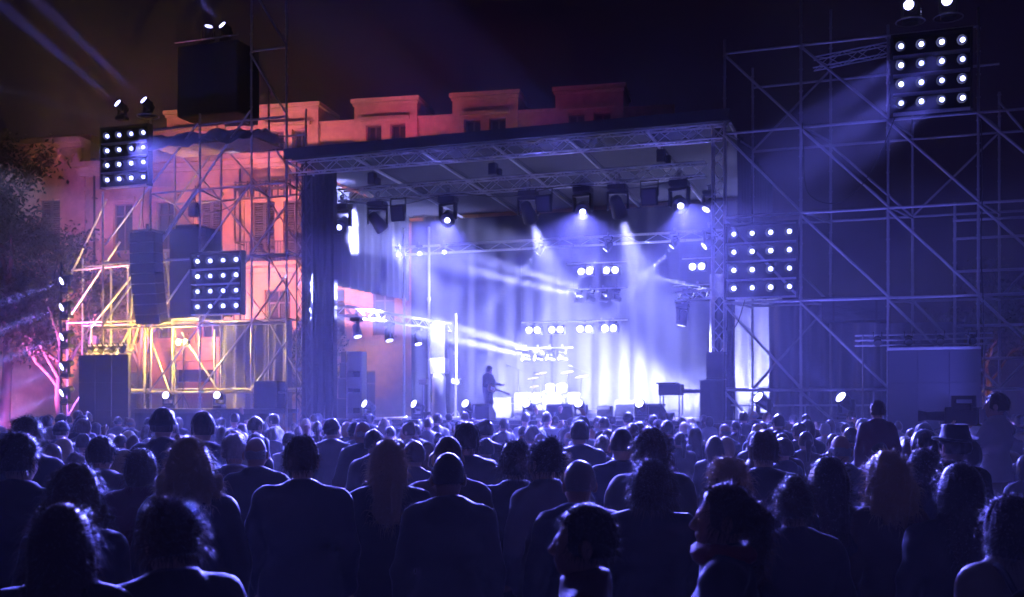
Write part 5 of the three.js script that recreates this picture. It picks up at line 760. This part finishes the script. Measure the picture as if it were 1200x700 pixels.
for (const [x, z, h, turn, spec, label] of AUD) {
  if (spec.scarf) spec.extra = t => { const g = new THREE.TorusGeometry(0.085, 0.034, 10, 28).rotateX(Math.PI / 2).scale(1.05, 1.25, 1.1), p = g.attributes.position; for (let i = 0; i < p.count; i++) { const q = 0.008 * noise(p.getX(i) * 50, p.getY(i) * 50, p.getZ(i) * 50); p.setXYZ(i, p.getX(i) * (1 + q * 8), p.getY(i) + q, p.getZ(i) * (1 + q * 8)); } g.computeVertexNormals(); mesh('scarf', g.translate(0, 1.515, 0.005), clothMat('red'), t); };
  if (spec.glasses) spec.extra = t => mesh('glasses', merge([new THREE.TorusGeometry(0.024, 0.0022, 5, 18).translate(-0.032, 1.645, -0.118), new THREE.TorusGeometry(0.024, 0.0022, 5, 18).translate(0.032, 1.645, -0.118), pipe([-0.008, 1.648, -0.118], [0.008, 1.648, -0.118], 0.002), pipe([-0.056, 1.648, -0.116], [-0.086, 1.648, 0.01], 0.002), pipe([0.056, 1.648, -0.116], [0.086, 1.648, 0.01], 0.002)]), M.iron, t);
  person(label, spec, [x, 0, z], turn * Math.PI / 180, h);
}
// backpack of the person in beige
{
  const t = thing('backpack', 'black backpack worn over the beige jacket', 'backpack', [12.0, 0, 27.05], 35 * Math.PI / 180); t.scale.setScalar(1.66 / 1.78);
  mesh('bag', new RoundedBoxGeometry(0.31, 0.46, 0.17, 4, 0.07).translate(0, 1.2, 0.235), clothMat('black'), t); mesh('pocket', new RoundedBoxGeometry(0.25, 0.22, 0.07, 3, 0.03).translate(0, 1.1, 0.345), clothMat('charcoal'), t);
  for (const s of [-1, 1]) mesh('strap', new THREE.TubeGeometry(new THREE.CatmullRomCurve3([V(s * 0.1, 1.4, 0.17), V(s * 0.11, 1.5, 0.08), V(s * 0.12, 1.47, -0.06), V(s * 0.14, 1.28, -0.15), V(s * 0.19, 1.08, 0.0), V(s * 0.13, 1.02, 0.17)]), 20, 0.016, 6).scale(1, 1, 1), clothMat('black'), t);
}
// child carried on shoulders
{
  const sp = { hair: 'short', hairColor: 'brown', color: 'maroon', legs: 'sit', strands: 500, seedHair: 41 }, s = 1.16 / 1.78;
  person('stocky person in black carrying a child on the shoulders', { hair: 'crop', color: 'black', build: 1.1, seedHair: 42 }, [11.35, 0, 21.94], 0.35, 1.74);
  person('small child in a maroon jacket sitting on somebody\'s shoulders', sp, [11.35 + 0.0, 1.475 - 0.86 * s, 21.94], 0.35, 1.16);
}
// camera operator on a box
{
  const bx = thing('camera_riser', 'black box that the camera operator stands on', 'riser', [12.46, 0, 19.41]); mesh('box', rbox(-0.6, 0.6, 0, 0.38, -0.5, 0.5, 0.02), M.deck, bx); mesh('trim', box(-0.61, 0.61, 0.34, 0.37, -0.51, 0.51), M.alu, bx);
  const tn = 1.15; person('camera operator in a pale jacket standing above the crowd', { ...FINE, hair: 'short', hairColor: 'brown', color: 'white', legColor: 'beige', pose: 'camera', strands: 500, seedHair: 43, headYaw: 0.2 }, [12.46, 0.382, 19.41], tn, 1.78);
  const c = thing('video_camera', 'large black shoulder video camera held by the operator', 'camera', [12.46, 0.382, 19.41], tn);
  mesh('body', rbox(-0.07, 0.07, 1.44, 1.64, -0.52, -0.16, 0.02), M.black, c); mesh('lens_barrel', new THREE.CylinderGeometry(0.06, 0.05, 0.22, 18).rotateX(Math.PI / 2).translate(0, 1.54, -0.62), M.blackGloss, c); mesh('lens_hood', new THREE.CylinderGeometry(0.05, 0.085, 0.1, 4, 1, true).rotateY(Math.PI / 4).rotateX(Math.PI / 2).translate(0, 1.54, -0.76), M.black, c); mesh('handle', merge([box(-0.02, 0.02, 1.72, 1.76, -0.46, -0.2), box(-0.02, 0.02, 1.64, 1.72, -0.46, -0.42), box(-0.02, 0.02, 1.64, 1.72, -0.24, -0.2)]), M.black, c); mesh('viewfinder', rbox(-0.16, -0.09, 1.6, 1.68, -0.4, -0.2, 0.01), M.black, c); mesh('battery', rbox(-0.06, 0.06, 1.46, 1.62, -0.155, -0.09, 0.01), M.case, c);
}
// ---------------------------------------------------------------- the rest of the audience
{
  const kinds = [
    [{ hair: 'short', hairColor: 'dark', color: 'black' }, 'short dark hair and a black jacket'], [{ hair: 'short', hairColor: 'brown', color: 'grey', pose: 'pocket' }, 'short brown hair and a grey jacket, hands in pockets'], [{ hair: 'short', hairColor: 'dark', color: 'navy', build: 1.08, hood: true }, 'short dark hair and a navy hooded jacket'], [{ hair: 'bald', hairColor: 'grey', color: 'charcoal', build: 1.08, pose: 'crossed' }, 'a bald crown and a charcoal jacket, arms crossed'],
    [{ hair: 'tousled', hairColor: 'brown', color: 'olive' }, 'tousled brown hair and an olive jacket'], [{ hair: 'long', hairColor: 'dark', color: 'charcoal' }, 'long dark hair and a charcoal jacket'], [{ hair: 'long', hairColor: 'blond', color: 'black' }, 'long blond hair and a black jacket'], [{ hair: 'wavy', hairColor: 'brown', color: 'maroon' }, 'wavy brown hair and a maroon jacket'],
    [{ hair: 'bob', hairColor: 'dark', color: 'grey' }, 'a dark bob and a grey jacket'], [{ hair: 'bob', hairColor: 'blond', color: 'navy', pose: 'pocket' }, 'a blond bob and a navy jacket, hands in pockets'], [{ hair: 'ponytail', hairColor: 'dark', color: 'brown' }, 'a dark ponytail and a brown jacket'], [{ hair: 'bun', hairColor: 'brown', color: 'beige', pose: 'crossed' }, 'a brown topknot and a beige jacket, arms crossed'],
    [{ hair: 'tousled', hairColor: 'grey', color: 'beige', build: 1.06, hood: true }, 'tousled grey hair and a beige hooded jacket'], [{ hair: 'cap', hairColor: 'brown', color: 'black' }, 'a peaked cap and a black jacket'], [{ hair: 'beanie', hairColor: 'dark', color: 'grey', hood: true }, 'a knitted beanie and a grey hooded jacket'], [{ hair: 'short', hairColor: 'dark', color: 'white', top: 'shirt', pose: 'wave' }, 'short dark hair and a white shirt, one arm raised'],
  ];
  kinds.forEach(([s], i) => { s.seedHair = 50 + i; s.cell = 0.034; s.headCell = 0.0115; s.hairCell = 0.014; s.strands = 160; });
  const fx = -Math.sin(20 * Math.PI / 180), fz = -Math.cos(20 * Math.PI / 180), near = AUD.map(a => [a[0], a[1]]).concat([[11.35, 21.94], [12.46, 19.41], [12.46, 18.8]]);
  let k = 0; const made = [];
  for (let d = 8.9; d < 35; d += 1.06 + 0.014 * d) for (let l = -0.475 * d - 0.2; l < 0.475 * d + 0.3; l += 0.86 + 0.013 * d) {
    const dd = d + rr(-0.5, 0.5), ll = l + rr(-0.38, 0.38), x = 11.629 + fx * dd - fz * ll, z = 31.95 + fz * dd + fx * ll; if (z < 2.3 || made.length > 262) continue;
    if (near.concat(made).some(([a, b]) => Math.hypot(a - x, b - z) < 0.52)) continue;
    made.push([x, z]);
    let n = Math.floor(rnd() * 16); if (n === 15 && rnd() < 0.5) n = 0; if (n === 3 && rnd() < 0.5) n = 7;
    const [spec, words] = kinds[n], src = spec.done;
    const turn = (18 + rr(-34, 42) + (rnd() < 0.12 ? rr(-70, 80) : 0)) * Math.PI / 180, h = ([5, 6, 7, 8, 9, 10, 11].includes(n) ? 1.66 : 1.76) * rr(0.93, 1.07), label = 'person in the crowd with ' + words, group = 'audience packed before the stage: ' + words.split(' and ')[0];
    if (!src) { spec.done = person(label, spec, [x, 0, z], turn, h, group); continue; }
    const c = src.clone(); c.name = numbered('person'); c.position.set(x, 0, z); c.rotation.y = turn; c.scale.setScalar(h / 1.78); c.rotation.order = 'YXZ'; c.rotation.x = rr(-0.05, 0.03); c.rotation.z = rr(-0.045, 0.045); scene.add(c); k++;
  }
  
  // three people hold up phones
  [[8.3, 16.2, 'raised phone with a lit screen held above the crowd before the drums'], [10.2, 15.4, 'raised phone with a lit screen held above the crowd before the keyboard'], [6.1, 18.0, 'raised phone with a lit screen held above the crowd before the guitarist']].forEach(([x, z, l], i) => {
    person('person holding a lit phone up with both hands ' + ['before the drums', 'before the keyboard', 'before the guitarist'][i], { hair: ['short', 'bob', 'tousled'][i], color: ['navy', 'black', 'charcoal'][i], pose: 'phone', seedHair: 80 + i, strands: 150 }, [x, 0, z], 0.3, 1.8);
    const t = thing('phone', l, 'phone', [x, 0, z], 0.3); t.scale.setScalar(1.8 / 1.78); t.rotation.x = 0; const b = mesh('body', rbox(-0.075, 0.075, 1.535, 1.615, -0.41, -0.402, 0.004), M.black, t); mesh('screen', box(-0.07, 0.07, 1.54, 1.61, -0.4015, -0.4), PHONE, t);
  });
}
scene.traverse(o => { if (o.isMesh) o.castShadow = o.receiveShadow = true; });
renderer.render(scene, camera);
